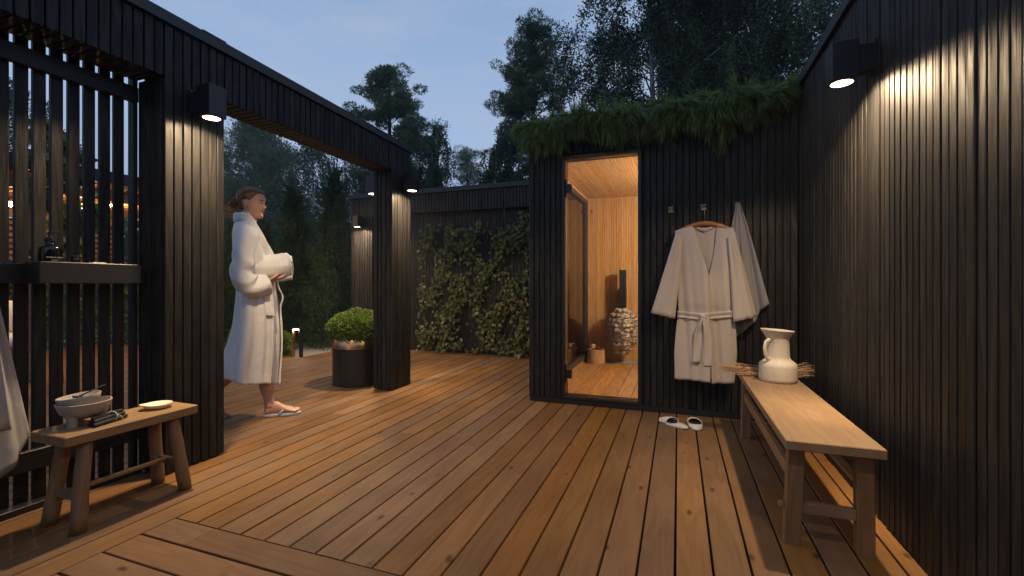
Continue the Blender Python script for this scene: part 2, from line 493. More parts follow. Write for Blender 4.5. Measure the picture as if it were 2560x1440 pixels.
M['hanger'] = wood('hanger_wood', (0.42, 0.19, 0.075), (0.32, 0.13, 0.05), (0.1, 0.04, 0.02), 'X', rough=0.4, bump=0.1, var=0.05)
M['straw'] = leafmat('dried_straw', (0.42, 0.25, 0.13), (0.60, 0.40, 0.23), (0.45, 0.22, 0.12), 0.8, 0.1)
M['stone'] = plain('sauna_stone', (0.44, 0.415, 0.39), 0.85, bump=0.3, bscale=40, mottle=0.25, mscale=9)
M['wire'] = plain('heater_wire', (0.42, 0.39, 0.36), 0.35, 1.0)
M['glass'] = glassmat('clear_glass', mirror=0.015)
M['glassdk'] = glassmat('dark_window_glass', (0.16, 0.17, 0.18), 0.16)
M['plate'] = plain('floor_protect_glass', (0.32, 0.34, 0.33), 0.15)
M['frame'] = plain('grey_window_frame', (0.05, 0.048, 0.047), 0.5)
M['bucket'] = wood('bucket_wood', (0.60, 0.42, 0.25), (0.50, 0.33, 0.18), (0.2, 0.1, 0.05), 'Z', rough=0.6, bump=0.1, var=0.05)
M['cushion'] = fabric('white_cushion', (0.7, 0.69, 0.68), 260, 0.3)
M['bark'] = plain('bark', (0.085, 0.058, 0.042), 0.9, bump=0.9, bscale=22, mottle=0.35, mscale=10)
M['pinebark'] = plain('pine_bark', (0.17, 0.085, 0.05), 0.9, bump=0.9, bscale=18, mottle=0.35, mscale=8)
M['birchbark'] = plain('birch_bark', (0.42, 0.41, 0.39), 0.85, bump=0.4, bscale=30, mottle=0.3, mscale=6, specks=(6.0, 0.52, (0.03, 0.027, 0.025)))
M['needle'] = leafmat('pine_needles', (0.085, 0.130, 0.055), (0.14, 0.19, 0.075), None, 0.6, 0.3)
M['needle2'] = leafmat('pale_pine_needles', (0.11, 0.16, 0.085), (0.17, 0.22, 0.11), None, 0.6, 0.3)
M['birchleaf'] = leafmat('birch_leaves', (0.032, 0.060, 0.026), (0.065, 0.105, 0.038), (0.09, 0.12, 0.04), 0.5, 0.3)
M['paleleaf'] = leafmat('pale_birch_leaves', (0.065, 0.105, 0.055), (0.115, 0.165, 0.080), None, 0.5, 0.35)
M['dkleaf'] = leafmat('dark_leaves', (0.035, 0.065, 0.035), (0.065, 0.11, 0.050), None, 0.55, 0.3)
M['thuja'] = leafmat('thuja_sprays', (0.024, 0.058, 0.020), (0.050, 0.105, 0.032), (0.075, 0.13, 0.040), 0.6, 0.2)
M['box'] = leafmat('boxwood_leaves', (0.075, 0.13, 0.022), (0.19, 0.27, 0.05), (0.27, 0.33, 0.07), 0.45, 0.2)
M['hedge'] = leafmat('hedge_leaves', (0.06, 0.10, 0.02), (0.14, 0.18, 0.035), (0.2, 0.22, 0.05), 0.5, 0.25)
M['ivy'] = leafmat('vine_leaves', (0.065, 0.088, 0.024), (0.145, 0.165, 0.042), (0.19, 0.15, 0.05), 0.5, 0.2)
M['ivy1'] = plain('vine_leaf_olive', (0.115, 0.140, 0.036), 0.5)
M['ivy2'] = plain('vine_leaf_yellow', (0.19, 0.185, 0.045), 0.5)
M['ivy3'] = plain('vine_leaf_green', (0.075, 0.115, 0.032), 0.5)
M['ivy4'] = plain('vine_leaf_bronze', (0.13, 0.085, 0.035), 0.5)
M['vinestem'] = plain('vine_stem', (0.13, 0.085, 0.06), 0.8)
M['trail'] = leafmat('trailing_needles', (0.10, 0.165, 0.048), (0.20, 0.27, 0.07), (0.36, 0.37, 0.11), 0.45, 0.45)
M['grassdk'] = leafmat('garden_grass', (0.03, 0.05, 0.015), (0.07, 0.10, 0.03), None, 0.6, 0.2)
M['yleaf'] = leafmat('yellow_green_leaves', (0.09, 0.12, 0.03), (0.20, 0.21, 0.05), None, 0.5, 0.3)

# ================================================================== slat helpers
P = 0.0472          # cladding pitch
SW = 0.0405         # cladding batten width
ST = 0.020          # cladding batten thickness
def slat_mesh(name, L, mat, w=SW, t=ST, c=0.0022, axis='Z'):
    """batten lying along one axis, face towards -Y (axis Z/X) with chamfered arrises; starts at 0 on its axis"""
    h = w / 2
    prof = [(-h + c, 0), (h - c, 0), (h, c), (h, t), (-h, t), (-h, c)]   # (across, depth)
    mb = MB()
    if axis == 'Z':
        rings = [[(a, d, z) for a, d in prof] for z in (0, L)]
    elif axis == 'X':
        rings = [[(x, d, a) for a, d in prof] for x in (0, L)]
    mb.loft(rings, True)
    return mb.mesh(name, mat)

def jit(a): return random.uniform(-a, a)

def face_slats(parent, mat, p0, p1, z0, z1, out, name='slat', pitch=P, w=SW, t=ST, skip=None, zfn=None):
    """vertical battens from p0 to p1 (xy) whose faces look along `out` (unit xy); back of batten lies t behind the face line"""
    p0 = Vector(p0); p1 = Vector(p1)
    L = (p1 - p0).length
    n = max(1, round(L / pitch))
    d = (p1 - p0) / n
    ang = math.atan2(out[1], out[0]) + PI / 2       # mesh faces -Y
    cache = {}
    for i in range(n):
        c = p0 + d * (i + 0.5)
        a, b = z0, z1
        if zfn: a, b = zfn(c)
        if skip:
            r = skip(c)
            if r is None: continue
            if r is not True: a, b = r
        key = (round(a, 4), round(b, 4))
        if key not in cache: cache[key] = slat_mesh(name, b - a, mat, w, t)
        o = jit(0.0022)
        inst(name, cache[key], (c.x + out[0] * o, c.y + out[1] * o, a), parent, (0, 0, ang + jit(0.004)))

# ================================================================== GROUND
g = MB(); g.add([(-400, -400, -0.30), (400, -400, -0.30), (400, 400, -0.30), (-400, 400, -0.30)], [(0, 1, 2, 3)])
tag(g.build('ground', M['ground']), 'dark garden ground under and around the deck', None, None, 'structure')

# ================================================================== DECK
deck = empty('deck', (0, 0, 0), 0, 'brown timber deck of long planks with dark joints', None, None, 'structure')
BP = 0.1256
def plank(x0, x1, y0, y1, mat, along='Y', th=0.026, ztop=0.0, parent=deck, name='plank', c=0.0018):
    """one board with eased top edges; object origin at its corner"""
    if along == 'Y':
        w, L = x1 - x0, y1 - y0
        prof = [(c, 0), (w - c, 0), (w, -c), (w, -th), (0, -th), (0, -c)]
        rings = [[(a, s, z) for a, z in prof] for s in (L, 0)]
    else:
        w, L = y1 - y0, x1 - x0
        prof = [(c, 0), (w - c, 0), (w, -c), (w, -th), (0, -th), (0, -c)]
        rings = [[(s, a, z) for a, z in prof] for s in (0, L)]
    me = MB().loft(rings, True).mesh(name, mat)
    return inst(name, me, (x0, y0, ztop + jit(0.0008)), parent)

GAP = 0.0088
XB = -2.02      # edge of the cross-laid field
def run_boards(x0, x1, ya, yb, maxlen=(2.6, 4.4)):
    y = ya
    first = True
    while y < yb - 0.01:
        L = random.uniform(*maxlen)
        if first: L *= random.uniform(0.3, 1.0); first = False
        ye = min(y + L, yb)
        if yb - ye < 0.5: ye = yb
        plank(x0, x1, y, ye - 0.0012, M['deck'])
        y = ye
i = 0
x = XB
k = 0
while x < 0.78:                       # main field
    x1 = min(x + BP, 0.8245)
    ya = 1.337
    yb = 6.04
    if x > -1.21: yb = 3.76
    run_boards(x + GAP / 2, x1 - GAP / 2, ya, yb)
    x += BP
x = XB
while x > -9.6:                       # boards on the garden side of the portal
    x0 = x - BP
    ya = 0.25 if x > -2.9 else -0.6
    yb = 6.04 if x0 > -4.82 else 4.82
    if x > -5.2: run_boards(x0 + GAP / 2, x - GAP / 2, ya, yb)
    else:
        plank(x0 + GAP / 2, x - GAP / 2, ya, yb, M['deck'])
    x = x0
y = 1.333                             # cross-laid boards at the near corner
for j in range(9):
    y0 = y - 0.1305
    xs = [XB + 0.004]
    if j == 0: xs += [-1.78]
    elif j % 2: xs += [random.uniform(-1.2, -0.4)]
    xs += [0.8]
    for a, b_ in zip(xs[:-1], xs[1:]):
        plank(a, b_ - 0.0012, y0 + GAP / 2, y - GAP / 2 + (0.003 if j == 0 else 0), M['deck_x'], 'X')
    y = y0
b = MB(); b.box(-9.7, 0.85, -0.7, 4.80, -0.29, -0.07); b.box(-4.8, 0.85, 4.80, 6.05, -0.29, -0.07)
b.build('deck_void', M['under'], deck)
b = MB(); b.cbox(-9.6, -4.83, 4.822, 4.846, -0.15, -0.002); b.cbox(-4.845, -4.822, 4.846, 5.98, -0.15, -0.002)
b.build('fascia_board', M['deck_x'], deck)

# gravel strip beyond the deck
gr = MB()
gr.add([(-12, 4.85, -0.10), (-4.85, 4.85, -0.10), (-4.85, 9.0, -0.10), (-12, 9.0, -0.10)], [(0, 1, 2, 3)])
tag(gr.build('path', M['gravel']), 'pale gravel path beyond the edge of the deck', None, None, 'structure')

# ================================================================== RIGHT WALL
XR = 0.80
wallr = empty('clad_wall', (XR, 1.6, 0), 0, 'tall black vertical batten wall behind the long wooden bench', 'wall')
def rel(o, parent):   # keep world placement while parented to an offset empty
    o.location = Vector(o.location) - Vector(parent.location)
    return o
class Holder:
    """an Empty at origin orientation whose children are given in world coordinates"""
    pass
wallr.location = (0, 0, 0)
face_slats(wallr, M['char'], (XR, -1.0), (XR, 3.70), 0.012, 2.365, (-1, 0))
b = MB(); b.box(XR + 0.021, XR + 0.20, -4.0, 5.75, 0.0, 2.36); b.build('backing_panel', M['black'], wallr)  # panel and cap run on bare and unseen behind the camera to cut sky light
b = MB(); b.cbox(XR - 0.022, XR + 0.21, -4.0, 5.76, 2.367, 2.435, 0.004); b.build('cap', M['cap'], wallr)

# ================================================================== SAUNA CABIN
YS = 3.72
XL = -1.205
sauna = empty('sauna_cabin', (0, 0, 0), 0, 'black timber sauna cabin with plants on its roof and lit doorway', 'sauna')
DX0, DX1, DZ0, DZ1 = -0.889, -0.2986, 0.065, 2.042
FR = 0.026
def skip_door(c):
    if DX0 - FR - 0.012 < c.x < DX1 + FR + 0.012: return (DZ1 + FR + 0.012, 2.30)
    return True
face_slats(sauna, M['char'], (XL, YS), (XR - 0.003, YS), 0.045, 2.30, (0, -1), skip=skip_door)
face_slats(sauna, M['char'], (XL, YS + 0.02 + 1.98), (XL, YS + 0.02), 0.045, 2.30, (-1, 0))
b = MB()
yb0, yb1 = YS + 0.022, YS + 0.12
b.box(XL + 0.022, DX0 - FR, yb0, yb1, 0.0, 2.30); b.box(DX1 + FR, XR - 0.002, yb0, yb1, 0.0, 2.30)
b.box(DX0 - FR + 0.0005, DX1 + FR - 0.0005, yb0, yb1, DZ1 + FR, 2.30); b.box(DX0 - FR + 0.0005, DX1 + FR - 0.0005, yb0, yb1, 0.0, DZ0 - FR)
b.box(XL + 0.022, XL + 0.10, yb1 + 0.001, 5.85, 0.0, 2.30); b.box(XL + 0.102, XR - 0.002, 5.74, 5.85, 0.0, 2.30)
b.box(XR - 0.10, XR - 0.003, yb1 + 0.001, 5.739, 0.0, 2.30)
b.box(XL + 0.022, XR - 0.004, YS + 0.03, 5.84, 2.302, 2.36)
b.build('wall', M['black'], sauna)
b = MB(); b.box(XL + 0.01, XR - 0.003, YS - 0.002, YS + 0.02, 0.004, 0.043); b.build('base_trim', M['metal'], sauna)
b = MB(); b.cbox(XL - 0.02, XR - 0.026, YS - 0.022, YS + 0.03, 2.303, 2.372, 0.004); b.cbox(XL - 0.02, XL + 0.03, YS + 0.031, 5.86, 2.303, 2.372, 0.004)
b.build('roof_trim', M['cap'], sauna)
# door frame, threshold, glass door leaf with hinges
b = MB()
b.cbox(DX0 - FR, DX0, YS - 0.010, YS + 0.12, 0.044, DZ1 + FR, 0.002); b.cbox(DX1, DX1 + FR, YS - 0.010, YS + 0.12, 0.044, DZ1 + FR, 0.002)
b.cbox(DX0 + 0.0005, DX1 - 0.0005, YS - 0.009, YS + 0.12, DZ1, DZ1 + FR - 0.001, 0.002); b.cbox(DX0 + 0.0005, DX1 - 0.0005, YS - 0.012, YS + 0.12, 0.044, DZ0, 0.002)
b.build('door_frame', M['metal'], sauna)
b = MB(); b.box(DX0 + 0.006, DX1 - 0.006, YS + 0.028, YS + 0.036, DZ0 + 0.006, DZ1 - 0.006)
door = b.build('door', M['glass'], sauna)
for z in (1.80, 0.245):
    h = MB(); h.cbox(DX0 + 0.001, DX0 + 0.052, YS + 0.016, YS + 0.048, z - 0.035, z + 0.035, 0.002)
    h.box(DX0 + 0.0005, DX0 + 0.010, YS + 0.010, YS + 0.052, z - 0.07, z + 0.075)
    h.build('hinge', M['metal'], door)
# interior lining
FZ = 0.065; CZ = 2.06; YBK = 5.66; XIL = -1.06; XIR = 0.66
def int_slats():
    me = slat_mesh('lining_board', CZ - FZ, M['pine'], 0.0265, 0.012, 0.003)
    x = XIL + 0.015
    while x < XIR:
        inst('lining_board', me, (x, YBK, FZ), sauna); x += 0.0292
    y = YBK - 0.02
    me2 = slat_mesh('lining_board', 0.012, M['pine'], 0.0265, 0.012, 0.003)
    # left wall: only the strips that frame the window
    me3 = slat_mesh('lining_board', CZ - 2.035, M['pine'], 0.0265, 0.012, 0.003)
    me4 = slat_mesh('lining_board', 0.03, M['pine'], 0.0265, 0.012, 0.003)
    while y > YS + 0.13:
        if 4.42 < y < 5.60:
            inst('lining_board', me3, (XIL, y, 2.035), sauna, (0, 0, PI / 2))
            inst('lining_board', me4, (XIL, y, FZ), sauna, (0, 0, PI / 2))
        else:
            inst('lining_board', me, (XIL, y, FZ), sauna, (0, 0, PI / 2))
        y -= 0.0292
    L = YBK - YS - 0.13
    h = 0.0265 / 2
    prof = [(-h, 0.012), (h, 0.012), (h, 0.003), (h - .003, 0), (-h + .003, 0), (-h, 0.003)]
    mc = MB().loft([[(a, s, d) for a, d in prof] for s in (0, L)], True).mesh('ceiling_board', M['pine_y'])
    x = XIL + 0.015
    while x < XIR:
        inst('ceiling_board', mc, (x, YS + 0.125, CZ), sauna); x += 0.0292
int_slats()
b = MB(); b.box(XIL - 0.03, XIR + 0.02, YBK + 0.0125, YBK + 0.03, FZ, CZ + .01); b.box(XIR + 0.0005, XIR + 0.018, YS + 0.125, YBK + 0.012, FZ, CZ + .01)
b.box(XIL - 0.03, XIR + 0.02, YS + 0.123, YBK + 0.03, CZ + 0.0125, CZ + 0.03)
b.box(XIL - 0.03, XIL - 0.0125, YS + 0.123, 4.40, FZ, CZ + .01); b.box(XIL - 0.03, XIL - 0.0125, 5.61, YBK + 0.012, FZ, CZ + .01)
b.box(XIL - 0.03, XIL - 0.0125, 4.401, 5.609, 2.03, CZ + .01)
b.build('inner_wall', M['pine'], sauna)
x = XIL - 0.02
while x < XIR:
    plank(x, min(x + BP * 0.95, XIR) - 0.005, YS + 0.126, YBK, M['pale'], 'Y', 0.026, FZ, sauna, 'floor_board')
    x += BP * 0.95
# window in the left sauna wall
wy0, wy1, wz0, wz1 = 4.45, 5.58, 0.10, 2.025
fw = 0.055
b = MB()
b.cbox(XIL - 0.05, XIL + 0.016, wy0, wy0 + fw, wz0, wz1, 0.003); b.cbox(XIL - 0.05, XIL + 0.016, wy1 - fw, wy1, wz0, wz1, 0.003)
b.cbox(XIL - 0.049, XIL + 0.015, wy0 + fw, wy1 - fw, wz1 - fw, wz1, 0.003); b.cbox(XIL - 0.049, XIL + 0.015, wy0 + fw, wy1 - fw, wz0, wz0 + fw, 0.003)
win = b.build('window', M['frame'], sauna)
b = MB(); b.box(XIL - 0.02, XIL - 0.012, wy0 + fw - .004, wy1 - fw + .004, wz0 + fw - .004, wz1 - fw + .004); b.build('pane', M['glassdk'], win)

# sauna heater: wire egg full of stones, hung on a black column
hx, hy, hz = -0.614, 5.44, 0.447
heater = empty('sauna_heater', (hx, hy, FZ), 0, 'egg shaped wire sauna heater filled with grey stones on black column', 'sauna heater')
def egg(t):   # t -1..1 -> radius
    return 0.186 * math.sqrt(max(0, 1 - t * t)) * (1.0 + 0.13 * t)
col_ = MB(); col_.cbox(-0.036, 0.036, 0.03, 0.10, 0.60, 1.10, 0.003); col_.box(-0.03, 0.03, 0.101, 0.20, 0.30, 0.9); col_.build('column', M['metal'], heater)
w_ = MB()
zc = hz - FZ
for i in range(15):
    t = -0.93 + i * 1.86 / 14
    r = egg(t) + 0.008
    pts = [(r * math.cos(a), r * math.sin(a), zc + t * 0.27 + 0.012 * math.sin(2 * a + i)) for a in np.linspace(0, 2 * PI, 33)]
    w_.tube(pts, 0.0034, 5, False)
for j in range(8):
    a = 2 * PI * j / 8
    pts = [((egg(t) + 0.005) * math.cos(a), (egg(t) + 0.005) * math.sin(a), zc + t * 0.27) for t in np.linspace(-0.95, 0.95, 13)]
    w_.tube(pts, 0.0024, 5, False)
w_.build('wire_basket', M['wire'], heater, True)
def stone_mesh(seed):
    r = random.Random(seed)
    mb = MB(); mb.ell((0, 0, 0), (0.037, 0.030, 0.025), 10, 6)
    ph = [r.uniform(0, 6) for _ in range(6)]
    mb.v = [tuple(c * (1 + 0.10 * math.sin(60 * p[0] + ph[0]) + 0.10 * math.sin(70 * p[1] + ph[1]) + 0.08 * math.sin(80 * p[2] + ph[2])) for c in p) for p in mb.v]
    return mb.mesh('stone', M['stone'], True)
stones = [stone_mesh(s) for s in range(5)]
k = 0
for i in range(10):
    t = -0.88 + i * 1.76 / 9
    r = max(0.0, egg(t) - 0.026)
    n = max(3, int(2 * PI * r / 0.056))
    for j in range(n):
        a = 2 * PI * (j + 0.5 * (i % 2)) / n + jit(0.12)
        s = random.uniform(0.8, 1.12)
        inst('stone', stones[k % 5], (r * math.cos(a), r * math.sin(a), zc + t * 0.27 + jit(0.012)), heater, (jit(1), jit(1), random.uniform(0, 6)), (s, s, s)); k += 1
mb = MB(); mb.ell((0, 0, zc + 0.006), (0.145, 0.145, 0.24), 20, 12); mb.build('stone_core', M['stone'], heater, True)
def text_mesh(name, txt, size, mat, parent, loc, rot, depth=0.0006):
    cu = bpy.data.curves.new(name, 'FONT'); cu.body = txt; cu.size = size; cu.align_x = 'CENTER'; cu.align_y = 'CENTER'; cu.extrude = depth
    cu.resolution_u = 2
    to = bpy.data.objects.new(name, cu); COL.objects.link(to)
    bpy.context.view_layer.update()
    dg = bpy.context.evaluated_depsgraph_get()
    me = bpy.data.meshes.new_from_object(to.evaluated_get(dg))
    me.materials.clear(); me.materials.append(mat)
    bpy.data.objects.remove(to)
    return inst(name, me, loc, parent, rot)
text_mesh('emblem', 'HU\nUM', 0.034, M['wire'], heater, (-0.012, -0.178, zc + 0.075), (R(88), 0, R(-6)))
mb = MB()
n = 28
mb.loft([[(0.21 * math.cos(PI + PI * j / n), 0.0 + 0.21 * math.sin(PI + PI * j / n), z) for j in range(n + 1)] for z in (0.002, 0.012)], True)
o = mb.build('floor_plate', M['plate'], None, False, (hx, 5.655, FZ + 0.002))
tag(o, 'half round grey glass plate on the floor under the sauna heater', 'floor plate')

# bucket with ladle
bk = empty('bucket', (-0.915, 5.42, FZ), 0, 'round wooden sauna bucket beside the heater', 'bucket')
mb = MB(); mb.lathe([(0.098, 0.0), (0.105, 0.004), (0.108, 0.165), (0.096, 0.165), (0.090, 0.03)], 26); mb.build('staves', M['bucket'], bk, auto=40)
for z in (0.045, 0.12):
    mb = MB(); mb.lathe([(0.1072, z), (0.1092, z + 0.001), (0.1096, z + 0.011), (0.1078, z + 0.012)], 26, caps=False); mb.build('hoop', M['bucket'], bk)
ld = empty('ladle', (-0.915, 5.40, FZ + 0.165), 0, 'wooden ladle lying across the sauna bucket', 'ladle')
mb = MB(); mb.lathe([(0.022, 0.004), (0.033, 0.014), (0.034, 0.055), (0.026, 0.06), (0.022, 0.03)], 16, (-0.03, -0.02, 0.0)); mb.build('scoop', M['bucket'], ld, auto=40)
mb = MB(); mb.tube([(0.0, -0.05, 0.03), (0.10, -0.075, 0.012), (0.105, -0.118, -0.005)], [0.006, 0.006, 0.005], 7); mb.build('handle', M['bucket'], ld, True)

# sauna wall light (out of sight from the door side, it lights the room)
sl = empty('sauna_lamp', (0.62, 4.35, 1.62), 0, 'small warm lamp on the right inner wall of the sauna', 'lamp')
mb = MB(); mb.cbox(-0.01, 0.038, -0.09, 0.09, -0.05, 0.05, 0.004); mb.build('housing', M['pine'], sl)
mb = MB(); mb.box(-0.016, -0.0105, -0.07, 0.07, -0.035, 0.035); mb.build('diffuser', M['lens'], sl)
ldt = bpy.data.lights.new('sauna_light', 'POINT'); ldt.energy = 95; ldt.color = (1.0, 0.74, 0.47); ldt.shadow_soft_size = 0.05
lo = bpy.data.objects.new('sauna_light', ldt); lo.location = (-0.08, 0, 0); link(lo, sl)

# ================================================================== PORTAL FRAME (left posts and beam)
XP = -2.506; XPB = -2.716
def ztop(y): return 2.372 - 0.0245 * (y - 1.0)
def zbot(y): return 2.086 - 0.008 * (y - 1.0)
YP0a, YP0b = 1.600, 1.937
YP1a, YP1b = 3.600, 3.915
portal = empty('portal_frame', (0, 0, 0), 0, 'black slatted portal of posts and long beam above the doorway gap', 'portal')
def zf(c):
    y = c.y
    inpost = (YP0a - 0.005 < y < YP0b + 0.005) or (YP1a - 0.005 < y < YP1b + 0.005) or (-0.39 < y < -0.05)
    return (0.012 if inpost else zbot(y), ztop(y))
def seg(a, b):
    face_slats(portal, M['char'], (XP, a), (XP, b), 0, 1, (1, 0), zfn=zf)
seg(-0.385, -0.055); seg(-0.055, YP0a); seg(YP0a, YP0b); seg(YP0b, YP1a); seg(YP1a, YP1b)
for ya, yb in ((-0.39, -0.053), (YP0a, YP0b), (YP1a, YP1b)):
    face_slats(portal, M['char'], (XPB, ya), (XP - 0.022, ya), 0.012, zbot(ya) - 0.003, (0, -1))
    face_slats(portal, M['char'], (XP - 0.022, yb), (XPB, yb), 0.012, zbot(yb) - 0.003, (0, 1))
    face_slats(portal, M['char'], (XPB, yb - 0.02), (XPB, ya + 0.02), 0.012, zbot(ya), (-1, 0))
    b = MB(); b.box(XPB + 0.021, XP - 0.021, ya + 0.021, yb - 0.021, 0.0, 2.30); b.build('post_core', M['black'], portal)
bm_ = MB()
bm_.loft([[(XPB + 0.012, y, zbot(y) + 0.021), (XP - 0.021, y, zbot(y) + 0.021), (XP - 0.021, y, ztop(y)), (XPB + 0.012, y, ztop(y))] for y in (-0.385, YP1b - 0.004)], True)
bm_.build('beam_core', M['black'], portal)
for y0, y1 in ((-0.05, YP0a - 0.003), (YP0b + 0.003, YP1a - 0.003)):     # soffit battens
    n = round((y1 - y0) / P)
    mso = MB().cbox(0, XP - 0.022 - XPB + 0.004, -SW / 2, SW / 2, 0, 0.02, 0.002).mesh('soffit_slat', M['char_x'])
    for i in range(n):
        y = y0 + (y1 - y0) * (i + 0.5) / n
        inst('soffit_slat', mso, (XPB - 0.004 + jit(0.0015), y, zbot(y)), portal)
bm_ = MB()
bm_.loft([[(XPB - 0.012, y, ztop(y) + 0.002), (XP + 0.020, y, ztop(y) + 0.002), (XP + 0.020, y, ztop(y) + 0.060), (XPB - 0.012, y, ztop(y) + 0.060)] for y in (-0.40, YP1b + 0.02)], True)
bm_.loft([[(XPB - 0.014, y, ztop(y) + 0.0625), (XP + 0.0225, y, ztop(y) + 0.0625), (XP + 0.0225, y, ztop(y) + 0.066), (XPB - 0.014, y, ztop(y) + 0.066)] for y in (1.79, 1.93)], True)
bm_.build('cap', M['cap'], portal)

# ================================================================== LEFT SLAT FENCE
fence = empty('slat_fence', (0, 0, 0), 0, 'open black slat fence beside the near post with a shelf on it', 'fence')
XF = -2.735
fme = slat_mesh('slat', 2.10, M['char'], 0.0455, 0.018, 0.002)
y = 0.3285
while y < YP0a - 0.04:
    inst('slat', fme, (XF, y + jit(0.002), 0.031), fence, (0, 0, PI / 2 + jit(0.01)))
    y += 0.0631
XFf = XF + 0.001
def rail(z0, z1, xa=XF + 0.002, xb=XF + 0.036, name='rail', mat=None):
    b = MB(); b.cbox(xa, xb, 0.25, YP0a - 0.004, z0, z1, 0.003); return b.build(name, mat or M['char_y'], fence)
rail(1.965, 2.045); rail(1.003, 1.090); rail(0.17, 0.26)
rail(0.0, 0.03, XF - 0.03, XF + 0.06, 'sill')
b = MB(); b.cbox(XF + 0.0365, XF + 0.16, 1.140, 1.535, 1.002, 1.098, 0.003); shelf = b.build('shelf', M['cap'], fence)
b = MB(); b.cbox(XF - 0.022, XPB + 0.004, YP0a - 0.0235, YP0a - 0.0215 + 0.0205, 0.0, 2.135, 0.002); b.build('end_stile', M['char'], fence)

# ================================================================== BACK FENCE
YB = 5.88
bfence = empty('back_fence', (0, 0, 0), 0, 'black slat fence at the far end of the deck with vine', 'fence')
face_slats(bfence, M['char'], (-4.45, YB), (-1.23, YB), 2.055, 2.335, (0, -1))
face_slats(bfence, M['char'], (-4.83, YB), (-4.45, YB), 0.012, 2.335, (0, -1))
face_slats(bfence, M['char'], (-4.85, YB + 0.23), (-4.85, YB + 0.0), 0.012, 2.335, (-1, 0))
b = MB(); b.box(-4.828, -4.47, YB + 0.022, YB + 0.23, 0.0, 2.334); b.box(-4.469, -1.2, YB + 0.022, YB + 0.20, 2.075, 2.334); b.build('core', M['black'], bfence)
b = MB(); b.cbox(-4.90, -1.2, YB - 0.02, YB + 0.24, 2.338, 2.405, 0.004); b.build('cap', M['cap'], bfence)
bme = slat_mesh('slat', 2.085, M['char'], 0.050, 0.02)
x = -4.43; i = 0
while x < -1.22:
    wide = i in (38, 39, 40, 52)
    inst('slat', bme, (x + (0.006 if wide else 0), YB + 0.10 + jit(0.002), 0.003), bfence, None, (0.80, 1, 1) if wide else None)
    x += 0.0535; i += 1
for z0 in (1.70, 0.25):
    b = MB(); b.cbox(-4.45, -1.22, YB + 0.121, YB + 0.15, z0, z0 + 0.08, 0.003); b.build('rail', M['char_x'], bfence)

# ================================================================== WALL LAMPS
def soft_falloff(ld, smooth):
    ld.use_nodes = True
    nt = ld.node_tree
    em = nt.nodes['Emission']
    fo = nt.nodes.new('ShaderNodeLightFalloff'); fo.inputs['Strength'].default_value = 1.0; fo.inputs['Smooth'].default_value = smooth
    tc = nt.nodes.new('ShaderNodeTexCoord'); sp = nt.nodes.new('ShaderNodeSeparateXYZ')      # reflector: most light straight down
    nt.links.new(tc.outputs['Normal'], sp.inputs[0])
    ab = nt.nodes.new('ShaderNodeMath'); ab.operation = 'ABSOLUTE'; nt.links.new(sp.outputs['Z'], ab.inputs[0])
    def lobe(k, e):
        p = nt.nodes.new('ShaderNodeMath'); p.operation = 'POWER'; p.inputs[1].default_value = e; nt.links.new(ab.outputs[0], p.inputs[0])
        q = nt.nodes.new('ShaderNodeMath'); q.operation = 'MULTIPLY'; q.inputs[1].default_value = k; nt.links.new(p.outputs[0], q.inputs[0])
        return q
    l1 = lobe(0.64, 3.5); l2 = lobe(0.36, 0.45)
    pw = nt.nodes.new('ShaderNodeMath'); pw.operation = 'ADD'; nt.links.new(l1.outputs[0], pw.inputs[0]); nt.links.new(l2.outputs[0], pw.inputs[1])
    mu = nt.nodes.new('ShaderNodeMath'); mu.operation = 'MULTIPLY'; nt.links.new(pw.outputs[0], mu.inputs[0]); nt.links.new(fo.outputs['Quadratic'], mu.inputs[1])
    nt.links.new(mu.outputs[0], em.inputs['Strength'])
def wall_lamp(loc, out, label, power=LAMP_W):
    """cylinder down-light on a bracket: loc = point on the cladding face, out = unit xy away from the wall"""
    t = empty('wall_lamp', loc, 0, label, 'wall lamp', 'black square lamps on the cladding')
    ox, oy = out
    D = 0.118
    c = (ox * D, oy * D)
    mb = MB(); mb.cbox(c[0] - 0.05, c[0] + 0.05, c[1] - 0.05, c[1] + 0.05, 0.0, 0.168, 0.0025); mb.build('housing', M['metal'], t)
    mb = MB(); mb.lathe([(0.0425, -0.0025), (0.0445, -0.003), (0.0465, -0.0025), (0.0465, -0.0002), (0.0425, -0.0002)], 30, (c[0], c[1], 0), caps=False); mb.build('ring', M['metal'], t)
    mb = MB(); mb.lathe([(0.0001, -0.0012), (0.0422, -0.0012), (0.0422, -0.0004), (0.0001, -0.0004)], 28, (c[0], c[1], 0)); mb.build('lens', M['lens'], t)
    mb = MB()
    nx, ny = -oy, ox
    a = 0.004; bb = D - 0.0505
    def pt(d, s, z): return (ox * d + nx * s, oy * d + ny * s, z)
    mb.loft([[pt(a, -0.032, z), pt(bb, -0.032, z), pt(bb, 0.032, z), pt(a, 0.032, z)] for z in (0.035, 0.145)], True)
    mb.loft([[pt(0.0005, -0.042, z), pt(0.010, -0.042, z), pt(0.010, 0.042, z), pt(0.0005, 0.042, z)] for z in (0.025, 0.155)], True)
    mb.build('bracket', M['metal'], t)
    ld = bpy.data.lights.new('lamp_light', 'SPOT'); ld.energy = power; ld.color = WARM; ld.spot_size = R(161); ld.spot_blend = 0.18; ld.shadow_soft_size = 0.030
    soft_falloff(ld, 0.05)
    lo = bpy.data.objects.new('lamp_light', ld); lo.location = (c[0], c[1], -0.004); link(lo, t)
    return t
wall_lamp((XR, 2.40, 1.892), (-1, 0), 'black square downlight on the wall above the long bench')
wall_lamp((XP, 1.768, 1.905), (1, 0), 'black square downlight on the near portal post beside the fence')
wall_lamp((XP, 3.757, 1.892), (1, 0), 'black square downlight on the far portal post facing the sauna')
